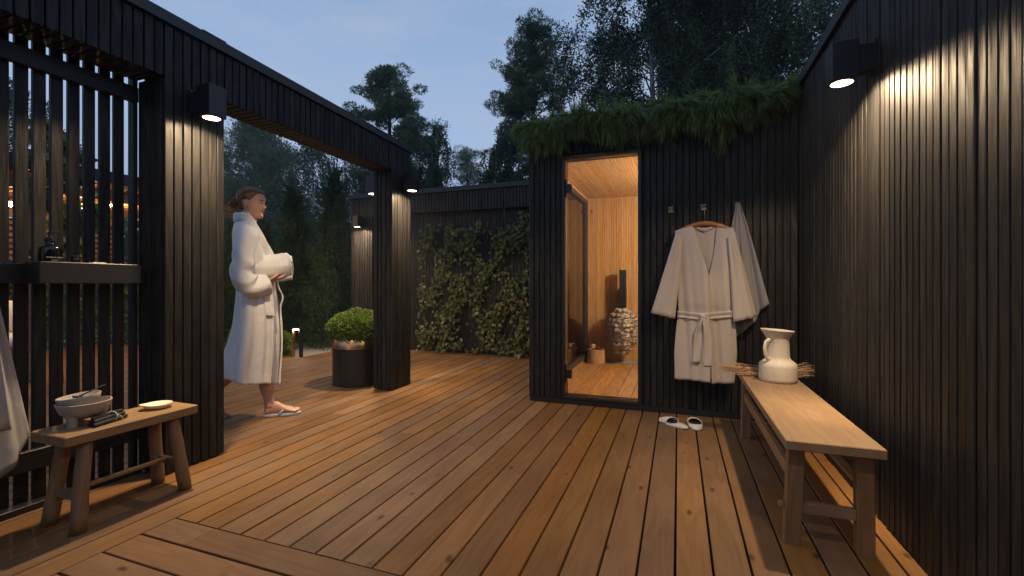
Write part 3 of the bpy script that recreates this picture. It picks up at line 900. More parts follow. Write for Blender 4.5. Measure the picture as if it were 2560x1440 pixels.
wall_lamp((XPB, 3.757, 1.892), (-1, 0), 'black square downlight half hidden behind the far portal post')
wall_lamp((-4.64, YB, 1.880), (0, -1), 'black square downlight on the end post of the back fence')
wall_lamp((XR, 0.86, 1.892), (-1, 0), 'black square downlight on the wall nearest the camera', LAMP_W * 0.32)
# ================================================================== LONG BENCH (right)
bench = empty('bench', (0.53, 2.67, 0), 0, 'long pale oak bench along the right black wall under the jug', 'bench')
bx0, bx1, by0, by1 = -0.155, 0.155, -0.735, 0.735
mb = MB(); mb.cbox(bx0, bx1, by0, by1, 0.385, 0.421, 0.003); mb.build('seat', M['oak_y'], bench)
def sqleg(p0, p1, s):
    mb = MB()
    p0 = Vector(p0); p1 = Vector(p1)
    h = s / 2; c = 0.003
    def ring(p): return [(p.x - h + c, p.y - h * .8, p.z), (p.x + h - c, p.y - h * .8, p.z), (p.x + h, p.y - h * .8 + c, p.z), (p.x + h, p.y + h * .8 - c, p.z), (p.x + h - c, p.y + h * .8, p.z), (p.x - h + c, p.y + h * .8, p.z), (p.x - h, p.y + h * .8 - c, p.z), (p.x - h, p.y - h * .8 + c, p.z)]
    mb.loft([ring(p0), ring(p1)], True)
    return mb
for sx in (-1, 1):
    for sy in (-1, 1):
        sqleg((sx * 0.118, sy * 0.640, 0.0), (sx * 0.108, sy * 0.662, 0.3845), 0.056).build('leg', M['oak_z'], bench)
for sy in (-1, 1):
    mb = MB(); mb.cbox(-0.088, 0.088, sy * 0.645 - 0.014, sy * 0.645 + 0.014, 0.125, 0.165, 0.002); mb.build('cross_rail', M['oak_x'], bench)
mb = MB(); mb.cbox(-0.126, -0.104, -0.632, 0.632, 0.235, 0.285, 0.002); mb.build('long_rail', M['oak_y'], bench)
mb = MB(); mb.cbox(0.104, 0.126, -0.632, 0.632, 0.235, 0.285, 0.002); mb.build('long_rail', M['oak_y'], bench)
mb = MB(); mb.cbox(-0.162, -0.1465, -0.652, -0.632, 0.135, 0.155, 0.002); mb.build('peg', M['oak_x'], bench)

# jug
jug = empty('jug', (0.560, 3.10, 0.421), 0, 'cream pitted ceramic jug with loop handle standing on the long bench', 'jug')
prof = [(0.094, 0.0), (0.1, 0.006), (0.102, 0.02), (0.101, 0.09), (0.0985, 0.104), (0.090, 0.114), (0.072, 0.128), (0.0645, 0.138), (0.062, 0.15), (0.0605, 0.20), (0.0605, 0.245), (0.064, 0.262), (0.078, 0.288), (0.087, 0.303), (0.0855, 0.3055), (0.076, 0.294), (0.058, 0.262), (0.055, 0.2), (0.055, 0.15), (0.085, 0.10), (0.088, 0.02)]
mb = MB(); n = 48
rings = []
for r, z in prof:
    ring = []
    for j in range(n):
        a = 2 * PI * j / n
        sp = max(0.0, (z - 0.25) / 0.055)
        rr = r * (1 + 0.10 * sp * max(0, math.cos(a - PI * 1.06)) ** 4)
        zz = z + 0.006 * sp * math.cos(a - PI * 1.06)
        ring.append((rr * math.cos(a), rr * math.sin(a), zz))
    rings.append(ring)
mb.loft(rings, True); mb.build('body', M['ceramic'], jug, auto=50)
mb = MB()
ha = R(222)
hp = [(0.055, 0.243), (0.078, 0.247), (0.100, 0.236), (0.109, 0.205), (0.105, 0.170), (0.092, 0.143), (0.076, 0.135), (0.058, 0.136)]
mb.tube([(r * math.cos(ha), r * math.sin(ha), z) for r, z in hp], [0.013] * 8, 12, True, 0.55, up=(math.cos(ha), math.sin(ha), 0.3)); mb.build('handle', M['ceramic'], jug, True)

# dried grass bunch lying across the bench behind the jug
mb = MB()
rs = random.Random(3)
for i in range(150):
    y0 = rs.gauss(0, 0.028); z0 = 0.005 + abs(rs.gauss(0.012, 0.014))
    xa = rs.uniform(-0.30, -0.10); xb = rs.uniform(0.05, 0.26)
    if xa > xb: xa, xb = xb, xa
    spread = rs.gauss(0, 0.09)
    za = z0 + max(-0.002, rs.gauss(0.022, 0.022)) * (abs(xa) / 0.28); zb = z0 + max(0, rs.gauss(0.030, 0.02)) * (xb / 0.24)
    pts = [(xa, y0 + spread * 0.9 * abs(xa), max(0.004, za)), (xa * 0.5, y0 + spread * 0.3 * abs(xa), z0 + 0.25 * (za - z0)), (0, y0, z0), (xb * 0.55, y0 + spread * 0.3 * xb, z0 + 0.3 * (zb - z0)), (xb, y0 + spread * xb, zb)]
    r0 = rs.uniform(0.0011, 0.0023)
    mb.tube(pts, [r0 * 0.5, r0, r0, r0, r0 * 0.3], 4, True)
o = mb.build('dried_grass', M['straw'], None, False, (0.530, 3.245, 0.421)); tag(o, 'bunch of dried straw grass lying across the bench behind the jug', 'dried grass')

# ================================================================== STOOL (left)
stool = empty('stool', (-2.362, 1.330, 0), 0, 'low round legged wooden stool beside the slat fence with bowls on it', 'stool')
mb = MB(); mb.cbox(-0.118, 0.118, -0.262, 0.262, 0.358, 0.400, 0.004); mb.build('seat', M['oak_y'], stool)
for sx in (-1, 1):
    for sy in (-1, 1):
        mb = MB()
        p0 = Vector((sx * 0.098, sy * 0.212, 0.0)); p1 = Vector((sx * 0.066, sy * 0.172, 0.357))
        pts = [p0.lerp(p1, t) + Vector((jit(0.0015), jit(0.0015), 0)) for t in np.linspace(0, 1, 7)]
        mb.tube(pts, [0.0275, 0.0285, 0.028, 0.0265, 0.027, 0.026, 0.025], 14); mb.build('leg', M['oak_z'], stool, True)
for sy in (-1, 1):
    mb = MB(); mb.cbox(-0.066, 0.066, sy * 0.197 - 0.010, sy * 0.197 + 0.010, 0.118, 0.150, 0.002); mb.build('cross_rail', M['oak_x'], stool)
mb = MB(); mb.cbox(-0.012, 0.012, -0.186, 0.186, 0.138, 0.152, 0.002); mb.build('long_rail', M['oak_y'], stool)

# footed bowls, stick bundle, dish
SZ = 0.400
fb = empty('footed_bowl', (-2.395, 1.205, SZ), 0, 'larger grey stoneware bowl on three feet at the end of the stool', 'bowl')
mb = MB(); mb.lathe([(0.030, 0.030), (0.055, 0.036), (0.078, 0.056), (0.090, 0.088), (0.092, 0.097), (0.087, 0.098), (0.074, 0.062), (0.05, 0.046), (0.02, 0.042)], 36); mb.build('bowl', M['stonew'], fb, auto=50)
for a in (-70, 50, 170):
    mb = MB(); mb.lathe([(0.017, 0.0), (0.0185, 0.003), (0.018, 0.034), (0.026, 0.050), (0.03, 0.056)], 14, (0.052 * math.cos(R(a)), 0.052 * math.sin(R(a)), 0)); mb.build('foot', M['stonew'], fb, auto=50)
ub = empty('small_bowl', (-2.398, 1.195, SZ + 0.0655), 0, 'smaller grey stoneware bowl resting tilted inside the footed bowl', 'bowl')
ub.rotation_euler = (R(5), R(-4), 0)
mb = MB(); mb.lathe([(0.022, 0.0), (0.045, 0.010), (0.066, 0.032), (0.0725, 0.058), (0.071, 0.061), (0.066, 0.057), (0.055, 0.032), (0.03, 0.016), (0.01, 0.013)], 34); mb.build('bowl', M['stonew'], ub, auto=50)
br = MB(); br.tube([(-2.36, 1.165, SZ + 0.128), (-2.43, 1.30, SZ + 0.146)], [0.0035, 0.003], 7); br.tube([(-2.372, 1.155, SZ + 0.129), (-2.345, 1.175, SZ + 0.127)], 0.0045, 7); br.tube([(-2.361, 1.167, SZ + 0.126), (-2.366, 1.175, SZ + 0.094)], [0.006, 0.012], 8)
o = br.build('brush', M['stick'], None, True); tag(o, 'thin black brush laid across the smaller bowl', 'brush')
bundle = empty('stick_bundle', (-2.325, 1.255, SZ), R(17), 'bundle of black charcoal sticks tied with pale string on stool', 'stick bundle')
rs = random.Random(5)
for i, (ax, az) in enumerate([(-0.016, 0.009), (0.0, 0.009), (0.016, 0.009), (-0.008, 0.022), (0.008, 0.022), (0.0, 0.034)]):
    mb = MB(); l0 = -0.072 + rs.uniform(-0.008, 0.008); l1 = 0.072 + rs.uniform(-0.008, 0.008)
    mb.tube([(ax, l0, az), (ax + rs.uniform(-.003, .003), 0, az + 0.001), (ax, l1, az)], [0.008, 0.009, 0.0075], 7); mb.build('stick', M['stick'], bundle)
mb = MB(); mb.tube([(0.030 * math.cos(a), 0.012 + 0.006 * math.sin(a), 0.0205 + 0.0215 * math.sin(a)) for a in np.linspace(0, 2 * PI, 22)], 0.0022, 6, False)
mb.tube([(0.02, 0.014, 0.036), (0.034, 0.026, 0.020), (0.038, 0.034, 0.003)], 0.0016, 5); mb.build('string', M['string'], bundle, True)
dish = MB(); n = 36; rings = []
for r, z in [(0.034, 0.0), (0.048, 0.006), (0.056, 0.019), (0.0575, 0.023), (0.054, 0.022), (0.044, 0.011), (0.02, 0.007)]:
    ring = []
    for j in range(n):
        a = 2 * PI * j / n
        k_ = max(0, math.cos(a - R(250))) ** 6 * max(0, (z - 0.005) / 0.02)
        ring.append((r * (1 + 0.30 * k_) * math.cos(a), r * (1 + 0.30 * k_) * math.sin(a), z + 0.006 * k_))
    rings.append(ring)
dish.loft(rings, True)
o = dish.build('dish', M['dish'], None, False, (-2.365, 1.482, SZ), auto=50); tag(o, 'small cream lipped dish at the far end of the stool', 'dish')

# shelf things
SHZ = 1.098
bot = empty('pump_bottle', (-2.640, 1.205, SHZ), 0, 'dark glass pump bottle with white lettering on the fence shelf', 'bottle')
mb = MB(); mb.lathe([(0.038, 0.0), (0.0405, 0.003), (0.0405, 0.058), (0.038, 0.066), (0.020, 0.078), (0.0165, 0.082), (0.0165, 0.09)], 30); mb.build('bottle', M['bottle'], bot, auto=45)
mb = MB(); mb.lathe([(0.019, 0.0905), (0.019, 0.108), (0.008, 0.112), (0.006, 0.128), (0.009, 0.130), (0.009, 0.136), (0.003, 0.137)], 20); mb.tube([(0, 0, 0.134), (0.014, 0.028, 0.134), (0.017, 0.034, 0.128)], 0.0035, 7); mb.build('pump', M['metal'], bot, auto=40)
va = math.atan2(-1.205, 2.64)           # label faces the deck
text_mesh('lettering', 'GROWN ALCHEMIST', 0.0062, M['print'], bot, (0.0409 * math.cos(va + .35), 0.0409 * math.sin(va + .35), 0.020), (R(90), 0, va + .35 + PI / 2), 0.0003)
text_mesh('lettering', 'HAND WASH', 0.0036, M['print'], bot, (0.0409 * math.cos(va + .35), 0.0409 * math.sin(va + .35), 0.008), (R(90), 0, va + .35 + PI / 2), 0.0003)
jar = empty('jar', (-2.650, 1.300, SHZ), 0, 'little black lidded jar next to the pump bottle', 'jar')
mb = MB(); mb.lathe([(0.017, 0.0), (0.0185, 0.003), (0.0185, 0.020), (0.016, 0.023)], 22); mb.build('body', M['bottle'], jar, auto=45)
mb = MB(); mb.lathe([(0.0175, 0.0235), (0.0175, 0.033), (0.016, 0.034)], 22); mb.build('lid', M['metal'], jar, auto=45)
mb = MB(); mb.cbox(-0.018, 0.018, -0.028, 0.028, 0.0, 0.006, 0.002); o = mb.build('soap_tray', M['dish'], None, False, (-2.645, 1.385, SHZ)); tag(o, 'thin pale soap tray on the fence shelf', 'tray')

# ================================================================== HOOKS, TOWELS, ROBE
def hook(x, z, label):
    t = empty('wall_hook', (x, YS - 0.0015, z), 0, label, 'hook', 'brass hooks in a row on the sauna wall')
    mb = MB(); mb.cbox(-0.020, 0.020, -0.008, 0.0, -0.026, 0.020, 0.003); mb.build('plate', M['brass'], t)
    mb = MB()
    for s in (-0.011, 0.011):
        mb.tube([(s, -0.006, 0.000), (s, -0.030, -0.004), (s, -0.040, 0.006), (s, -0.040, 0.020)], 0.0050, 8)
    mb.build('prong', M['brass'], t, True)
    return t
hook(-0.050, 1.575, 'bare brass double hook nearest the sauna door')
hook(0.181, 1.580, 'brass double hook above the hanging beige robe')
hook(0.411, 1.580, 'brass double hook holding up the grey towel')

def hung_cloth(name, label, cat, mat, top, xs, hem, yamp, folds, loc=(0, 0, 0), rz=0, parent=None, thick=0.006, ybase=-0.03, group=None, nu=60, nv=40, pinch=0.02, powr=0.9, band=None):
    """cloth pinched at `top`=(x,z); xs=(xl,xr) at the hem; hem(p)->z ; pleats deepen downwards"""
    mb = MB()
    def fn(p, q):
        t = q
        zt = top[1] - 0.004 * abs(p - 0.5)
        zz = lerp(zt, hem(p), t)
        hw = t ** powr
        x = lerp(top[0] + (p - 0.5) * pinch, lerp(xs[0], xs[1], p), hw)
        ph = 2 * PI * folds * p
        y = ybase - yamp * (0.35 + 0.65 * t) * (0.5 + 0.5 * math.cos(ph)) - 0.3 * yamp * math.sin(3.1 * ph + 4 * t) * 0.3
        x += 0.4 * yamp * math.sin(ph) * (0.3 + 0.7 * t) * math.sin(PI * p)
        return (x, y, zz)
    mb.grid(fn, nu, nv)
    me = mb.mesh(name, mat, True)
    if band:
        me.materials.append(band)
        for k_, pl in enumerate(me.polygons):
            if k_ % nv >= nv - 2: pl.material_index = 1
    o = inst(name, me, loc, parent, (0, 0, rz))
    mod(o, 'SOLIDIFY', thickness=thick, offset=0)
    if label: tag(o, label, cat, group)
    return o
def hem_grey(p):
    pts = [(0, 0.80), (0.18, 0.62), (0.33, 0.60), (0.42, 0.66), (0.50, 0.60), (0.60, 0.66), (0.75, 0.76), (1.0, 0.86)]
    return float(np.interp(p, [a for a, _ in pts], [b for _, b in pts]))
hung_cloth('towel', 'grey towel hanging in pleats from the third brass hook', 'towel', M['greytowel'], (0.411, 1.588), (0.26, 0.605), hem_grey, 0.055, 3.0, (0, YS, 0), ybase=-0.018)

# robe on hanger
hanger = empty('clothes_hanger', (0.181, YS - 0.095, 1.440), 0, 'reddish wooden hanger carrying the beige linen robe', 'hanger')
mb = MB(); mb.tube([(-0.20, 0.0, -0.055), (-0.12, 0, -0.018), (-0.05, 0, 0.002), (0, 0, 0.006), (0.05, 0, 0.002), (0.12, 0, -0.018), (0.20, 0, -0.055)], [0.010, 0.014, 0.016, 0.017, 0.016, 0.014, 0.010], 12, True, 0.7); mb.build('bar', M['hanger'], hanger, True)
mb = MB(); mb.tube([(0, 0, 0.018), (0, 0, 0.085)] + [(0.0, 0.024 - 0.024 * math.cos(a), 0.085 + 0.040 + 0.026 * math.sin(a) - 0.04 + 0.03) for a in np.linspace(0.1, 2.6, 9)], 0.0022, 7); mb.build('hook', M['wire'], hanger, True)

robe = empty('hanging_robe', (0.181, YS - 0.095, 0), 0, 'beige linen kimono robe with tied belt hanging on the sauna wall', 'robe')
def bodyw(z):   # half widths left,right at height z
    zs = [0.29, 0.50, 0.70, 0.80, 0.95, 1.10, 1.25, 1.37, 1.42]
    lw = [0.205, 0.208, 0.192, 0.180, 0.183, 0.182, 0.188, 0.205, 0.08]
    rw = [0.195, 0.213, 0.205, 0.198, 0.192, 0.180, 0.186, 0.200, 0.08]
    return float(np.interp(z, zs, lw)), float(np.interp(z, zs, rw))
def fold(x, z):
    s = np.interp(z, [0.28, 0.75, 0.82, 1.1, 1.4], [1.0, 1.25, 1.3, 0.8, 0.15])
    return s * (0.017 * math.sin(31 * x + 0.7 + 1.6 * z) + 0.009 * math.sin(57 * x - 1.1 + 2.4 * z) + 0.004 * math.sin(97 * x + 7 * z))
def dep(z):
    return float(np.interp(z, [0.29, 0.75, 0.80, 0.86, 1.1, 1.35, 1.42], [0.062, 0.052, 0.040, 0.050, 0.044, 0.024, 0.014]))
def shoulder(x):   # top edge height
    return 1.425 - 0.20 * max(0, abs(x) - 0.07) ** 1.15
def panel(side, name):
    """front half: from the side seam to the front edge"""
    def fn(p, q):
        xt_out = -0.203 if side < 0 else 0.205
        # inner edge: from neck point down to the crossing, then straight
        ztop_in = 1.425
        z_out_top = shoulder(0.20)
        zb = (0.296 if side < 0 else 0.277) + (0.012 if side > 0 else 0.0)
        if side < 0:
            zin = lerp(1.432, zb, q)
            xin = float(np.interp(zin, [0.29, 1.03, 1.06, 1.432], [0.035, 0.030, 0.028, -0.088]))
        else:
            zin = lerp(1.436, zb - 0.006, q)
            xin = float(np.interp(zin, [0.29, 0.95, 1.02, 1.20, 1.436], [0.045, 0.020, 0.022, 0.060, 0.090]))
        z_edge = lerp(z_out_top, zb, q)
        lw, rw = bodyw(z_edge)
        xo = -lw if side < 0 else rw
        x = lerp(xo, xin, p)
        z = lerp(z_edge, zin, p)
        if q < 0.12:   # shoulder line
            z = lerp(lerp(shoulder(x) , zin, 0.0), z, q / 0.12)
        f = math.sin(PI * min(1, max(0, (p * 0.5 + 0.02)))) ** 0.6
        y = -dep(z) * (0.25 + 0.75 * f) - fold(x, z) * (0.3 + 0.7 * f) - (0.012 if side < 0 else 0.0) * p
        if side > 0 and z > 0.95: y = lerp(y, y * 0.35 + 0.012, p * min(1, (z - 0.95) / 0.15))
        if q == 0: y = -0.012
        return (x, y, z)
    mb = MB(); mb.grid(fn, 26, 64)
    o = mb.build(name, M['linen'], robe, True); mod(o, 'SOLIDIFY', thickness=0.004, offset=0)
panel(-1, 'front_panel'); panel(1, 'front_panel')
def backfn(p, q):
    z = lerp(1.42, 0.30, q)
    lw, rw = bodyw(z); x = lerp(-lw, rw, p)
    z2 = min(z, shoulder(x)) if q < 0.05 else z
    return (x, 0.030 * math.sin(PI * p) ** 0.5 + fold(x * 0.8, z) * 0.6, z2)
mb = MB(); mb.grid(backfn, 30, 40); o = mb.build('back_panel', M['linen'], robe, True); mod(o, 'SOLIDIFY', thickness=0.004, offset=0)
def sleeve(side):
    s = side
    top_out = Vector((s * 0.198, -0.015, 1.375)); 
    bot_out = Vector((-0.372, -0.02, 0.782)) if s < 0 else Vector((0.335, -0.03, 0.772))
    bot_in = Vector((-0.205, -0.05, 0.745)) if s < 0 else Vector((0.185, -0.06, 0.733))
    top_in = Vector((s * 0.165, -0.03, 1.12))
    rings = []
    m = 22; nn = 28
    for i in range(m + 1):
        t = i / m
        a = top_out.lerp(bot_out, t); b_ = Vector((s * 0.150, -0.02, 1.335)).lerp(top_in, min(1, t / 0.34)) if t < 0.34 else top_in.lerp(bot_in, (t - 0.34) / 0.66)
        c = (a + b_) / 2; h = (a - b_) / 2
        ring = []
        for j in range(nn):
            ang = 2 * PI * j / nn
            th = float(np.interp(t, [0, 0.15, 1], [0.016, 0.026, 0.028]))
            e = h * math.cos(ang)
            y = -math.sin(ang) * th * (1 + 0.25 * math.sin(5 * ang + 3 * t)) - 0.007 * math.sin(ang) * math.sin(9 * math.cos(ang) + 2.5 * t + s)
            ring.append((c.x + e.x, c.y + e.y + y - 0.012, c.z + e.z))
        rings.append(ring)
    mb = MB(); mb.loft(rings, False)
    o = mb.build('sleeve', M['linen'], robe, True); mod(o, 'SOLIDIFY', thickness=0.004, offset=0)
sleeve(-1); sleeve(1)
# belt, knot and tails
def belt_fn(p, q):
    x = lerp(-0.188, 0.208, p); z = 0.775 + 0.024 * (q - 0.5) * 2 + 0.010 * math.cos(PI * (p - 0.42) * 1.6) * -1 + 0.008 * (p - .3)
    f = math.sin(PI * min(1, max(0, p))) ** 0.35
    return (x, -0.014 - 0.050 * f - 0.005 * math.cos(8 * q) - fold(x, 0.8) * 0.7, z)
mb = MB(); mb.grid(belt_fn, 40, 8); o = mb.build('belt', M['linen2'], robe, True); mod(o, 'SOLIDIFY', thickness=0.006, offset=0)
mb = MB(); mb.ell((-0.012, -0.082, 0.765), (0.026, 0.016, 0.022), 14, 9); mb.tube([(-0.035, -0.080, 0.775), (-0.012, -0.098, 0.766), (0.012, -0.082, 0.752)], [0.008, 0.012, 0.008], 10); mb.build('knot', M['linen2'], robe, True)
def tail(x0, x1, zb, nm='belt_tail'):
    def fn(p, q):
        z = lerp(0.765, zb, q); w = lerp(0.010, 0.026, min(1, q * 2.5))
        xc = lerp(-0.012, x0, min(1, q * 3.0)) + (x1 - x0) * q
        return (xc + (p - 0.5) * 2 * w, -0.088 + 0.010 * q - 0.006 * math.sin(3 * p + 6 * q) - fold(xc, z) * 0.5, z + (0.004 * p))
    mb = MB(); mb.grid(fn, 6, 24); o = mb.build(nm, M['linen2'], robe, True); mod(o, 'SOLIDIFY', thickness=0.005, offset=0)
tail(-0.040, -0.058, 0.430); tail(0.014, 0.020, 0.408)
mb = MB(); mb.grid(lambda p, q: (lerp(-0.075, 0.078, p), 0.020 - 0.006 * math.sin(PI * p), 1.385 + 0.03 * abs(p - .5) * 2 + 0.022 * q), 14, 2); o = mb.build('collar', M['linen2'], robe, True); mod(o, 'SOLIDIFY', thickness=0.005, offset=0)

# slippers
def slipper(loc, rz, label):
    t = empty('slipper', loc, rz, label, 'slipper', 'pair of white slippers by the sauna wall')
    def outl(k, z, n=32):
        ring = []
        for j in range(n):
            a = 2 * PI * j / n
            y = 0.122 * math.cos(a); w = 0.047 - 0.006 * math.cos(a * 1.0 + PI) * -1 + 0.004
            x = (w - 0.008 * (1 - math.cos(a)) / 2) * math.sin(a)
            ring.append((x * k, y * k, z))
        return ring
    mb = MB(); mb.loft([outl(0.96, 0.0), outl(1.0, 0.004), outl(1.0, 0.012), outl(0.96, 0.016)], True); mb.build('sole', M['slip'], t, True)
    mb = MB(); mb.loft([outl(0.90, 0.0162), outl(0.88, 0.0185)], True); mb.build('insole', M['slip'], t, True)
    def up(p, q):     # vamp: arch across, open at the toe only a little
        y = lerp(0.005 + 0.018 * math.cos(PI * p), 0.120, q)
        a = PI * p
        w = 0.049 * (1 - 0.75 * max(0, (q - 0.55) / 0.45) ** 2)
        h = lerp(0.046, 0.012, q ** 1.6)
        return (-w * math.cos(a), y - 0.012 * q * (1 - math.sin(a)), 0.008 + h * math.sin(a) ** 0.8)
    mb = MB(); mb.grid(up, 18, 12); o = mb.build('upper', M['slip'], t, True); mod(o, 'SOLIDIFY', thickness=0.005, offset=-1)
    mb = MB(); mb.grid(lambda p, q: ((p - 0.5) * 0.082 * (1 - 0.75 * max(0, (q - 0.55) / 0.45) ** 2), lerp(-0.012 - 0.016 * math.sin(PI * p), 0.112, q), 0.0195), 8, 8); mb.build('dark_inside_sheet', M['slipdark'], t)  # dark sheet painted in under the vamp so the shaded opening reads black
    mb = MB(); mb.grid(lambda p, q: (up(p, q * .9)[0] * 0.93, up(p, q * .9)[1] + 0.003, max(0.019, up(p, q * .9)[2] * 0.93)), 12, 8); mb.build('lining', M['slipdark'], t, True)  # inner layer of the vamp, darkened by colour as well
slipper((-0.035, 3.425, 0.001), R(52), 'white slipper turned sideways nearer the sauna door')
slipper((0.112, 3.455, 0.001), R(4), 'white slipper pointing straight at the sauna wall')

# ================================================================== LEFT HANGING TOWELS (on a fence hook)
tf = empty('fence_hook', (XF + 0.0365, 0.93, 1.56), 0, 'black hook on the fence holding two towels', 'hook')
mb = MB(); mb.cbox(0, 0.006, -0.02, 0.02, -0.03, 0.03, 0.002); mb.build('plate', M['metal'], tf)
mb = MB(); mb.tube([(0.004, 0, 0), (0.05, 0, -0.004), (0.062, 0, 0.012)], 0.006, 8); mb.build('prong', M['metal'], tf, True)
def hemA(p): return float(np.interp(p, [0, 0.3, 0.55, 0.93, 1.0], [0.34, 0.22, 0.10, 0.29, 0.33]))
hung_cloth('towel', 'long grey bath towel hanging lowest on the slat fence', 'towel', M['towelg'], (0.0, 1.565), (-0.26, 0.225), hemA, 0.07, 2.6, (XF + 0.045, 0.93, 0), PI / 2, ybase=-0.012, powr=1.0)
def hemB(p): return float(np.interp(p, [0, 0.5, 1.0], [0.36, 0.385, 0.40]))
hung_cloth('hand_towel', 'shorter grey towel with a pale band hanging over the long one', 'towel', M['towelg'], (0.0, 1.57), (-0.22, 0.125), hemB, 0.05, 1.7, (XF + 0.125, 0.93, 0), PI / 2, ybase=-0.012, powr=1.0, band=M['towelband'])

# ================================================================== PLANTER WITH BOXWOOD
px, py = -3.055, 3.80
pot = empty('planter', (px, py, 0), 0, 'black cylindrical planter with a brass band by the far post', 'planter')
mb = MB(); mb.lathe([(0.235, 0.0), (0.240, 0.004), (0.240, 0.362), (0.236, 0.364)], 56); mb.build('body', M['pot'], pot, auto=40)
mb = MB(); mb.lathe([(0.2385, 0.3645), (0.2425, 0.366), (0.2425, 0.457), (0.240, 0.460), (0.226, 0.460), (0.224, 0.38)], 56); mb.build('band', M['gold'], pot, auto=40)
mb = MB(); mb.lathe([(0.0001, 0.42), (0.2235, 0.42), (0.2235, 0.425), (0.0001, 0.43)], 30); mb.build('soil', M['soil'], pot)

def leaf_ball(name, c, r, n, mat, parent, L=0.022, W=0.013, inner=0.75, loc=(0, 0, 0), squash=1.0, lump=0.1):
    u = rng.normal(size=(n, 3)); u = norm(u)
    rad = inner + (1 - inner) * rng.random((n, 1)) ** 0.5
    ph = rng.random(3) * 6
    lmp = 1 + lump * (np.sin(5 * u[:, :1] + ph[0]) * np.sin(6 * u[:, 1:2] + ph[1]) + 0.7 * np.sin(9 * u[:, 2:3] + 7 * u[:, :1] + ph[2]))
    C = np.array(c) + u * np.array(r) * rad * lmp
    keep = C[:, 2] > c[2] - r[2] * squash
    C, u = C[keep], u[keep]
    D = u * 0.8 + rng.normal(size=C.shape) * 0.6 + np.array([0, 0, 0.35])
    V, F = leaf_quads(C, D, L * (0.7 + 0.6 * rng.random(len(C))), W)
    me = np_mesh(name, V, F, mat)
    return inst(name, me, loc, parent)
shrub = empty('boxwood_shrub', (px, py, 0.43), 0, 'rounded bright green boxwood growing in the black planter', 'shrub')
leaf_ball('foliage', (0, 0, 0.115), (0.275, 0.275, 0.19), 26000, M['box'], shrub, 0.026, 0.015, 0.62, squash=0.8, lump=0.05)
mb = MB()
for i in range(7):
    a = i * 0.9; mb.tube([(0.01 * math.cos(a), 0.01 * math.sin(a), -0.004), (0.06 * math.cos(a), 0.06 * math.sin(a), 0.10), (0.14 * math.cos(a), 0.14 * math.sin(a), 0.2)], [0.009, 0.006, 0.003], 6)
mb.build('stem', M['bark'], shrub, True)

# low box shrubs beyond the deck, garden bollard light
for (sx_, sy_, r_, lab) in ((-5.45, 4.97, 0.24, 'low round box shrub behind the bollard light'), (-4.66, 6.30, 0.22, 'low round box shrub beside the gravel behind the planter'), (-6.3, 5.3, 0.3, 'low round box shrub near the pergola end')):
    t = empty('box_shrub', (sx_, sy_, -0.10), 0, lab, 'shrub')
    leaf_ball('foliage', (0, 0, r_ * 0.85), (r_, r_, r_), 9000, M['box'], t, 0.03, 0.018, 0.6, squash=0.9)
    mb = MB(); mb.tube([(0, 0, -0.05), (0, 0, r_)], [0.02, 0.01], 6); mb.build('stem', M['bark'], t)
bol = empty('bollard_light', (-4.985, 4.93, -0.10), R(18), 'black open frame garden bollard light at the deck corner', 'bollard light')
mb = MB(); mb.cbox(-0.066, -0.046, -0.035, 0.035, 0.0, 0.475, 0.002); mb.build('post', M['gold'], bol)  # brass colour stands in for light on the black post's inner side
mb = MB(); mb.cbox(0.040, 0.066, -0.035, 0.035, 0.0, 0.50, 0.002); mb.build('post', M['metal'], bol)
mb = MB(); mb.cbox(-0.066, 0.0395, -0.035, 0.035, 0.4755, 0.50, 0.002); mb.build('head', M['metal'], bol)
mb = MB(); mb.cbox(-0.0455, 0.0395, -0.035, 0.035, 0.0, 0.02, 0.002); mb.build('base', M['metal'], bol)
mb = MB(); mb.box(-0.0455, 0.0385, -0.034, 0.034, 0.462, 0.4752); mb.build('lens', M['lens'], bol)
ldt = bpy.data.lights.new('bollard_glow', 'POINT'); ldt.energy = 2.2; ldt.color = WARM; ldt.shadow_soft_size = 0.02
lo = bpy.data.objects.new('bollard_glow', ldt); lo.location = (0, 0, 0.44); link(lo, bol)
# ================================================================== PERSON
# local frame: x forward (walking direction), y to her left (away from the camera), z up
FWD = math.atan2(0.727, 0.686)
WX, WY = -3.005, 2.575
person = empty('person', (WX, WY, 0), FWD, 'woman in a white bathrobe walking through the portal holding a rolled towel', 'person')
HZ0, HS = 1.500, 0.975
HCX = -0.036
HROT = R(-21)
def smooth_interp(x, xs, ys):
    """monotone-ish cubic through the points"""
    xs = np.asarray(xs); ys = np.asarray(ys)
    m = np.gradient(ys, xs)
    i = int(np.clip(np.searchsorted(xs, x) - 1, 0, len(xs) - 2))
    h = xs[i + 1] - xs[i]; t = min(1, max(0, (x - xs[i]) / h))
    return ((1 + 2 * t) * (1 - t) ** 2) * ys[i] + t * (1 - t) ** 2 * h * m[i] + t * t * (3 - 2 * t) * ys[i + 1] + t * t * (t - 1) * h * m[i + 1]
HEAD = [  # z, front, back, half width
    (0.000, 0.070, 0.020, 0.020), (0.010, 0.083, -0.005, 0.032), (0.024, 0.086, -0.030, 0.042), (0.042, 0.082, -0.052, 0.051), (0.058, 0.084, -0.066, 0.056),
    (0.074, 0.086, -0.078, 0.060), (0.092, 0.086, -0.088, 0.0645), (0.112, 0.083, -0.097, 0.0685), (0.132, 0.086, -0.102, 0.0715), (0.150, 0.0885, -0.104, 0.0735),
    (0.170, 0.084, -0.101, 0.0725), (0.190, 0.073, -0.091, 0.067), (0.208, 0.054, -0.072, 0.054), (0.221, 0.030, -0.046, 0.036), (0.229, 0.005, -0.018, 0.014)]
hz_, hf_, hb_, hw_ = [np.array(c) for c in zip(*HEAD)]
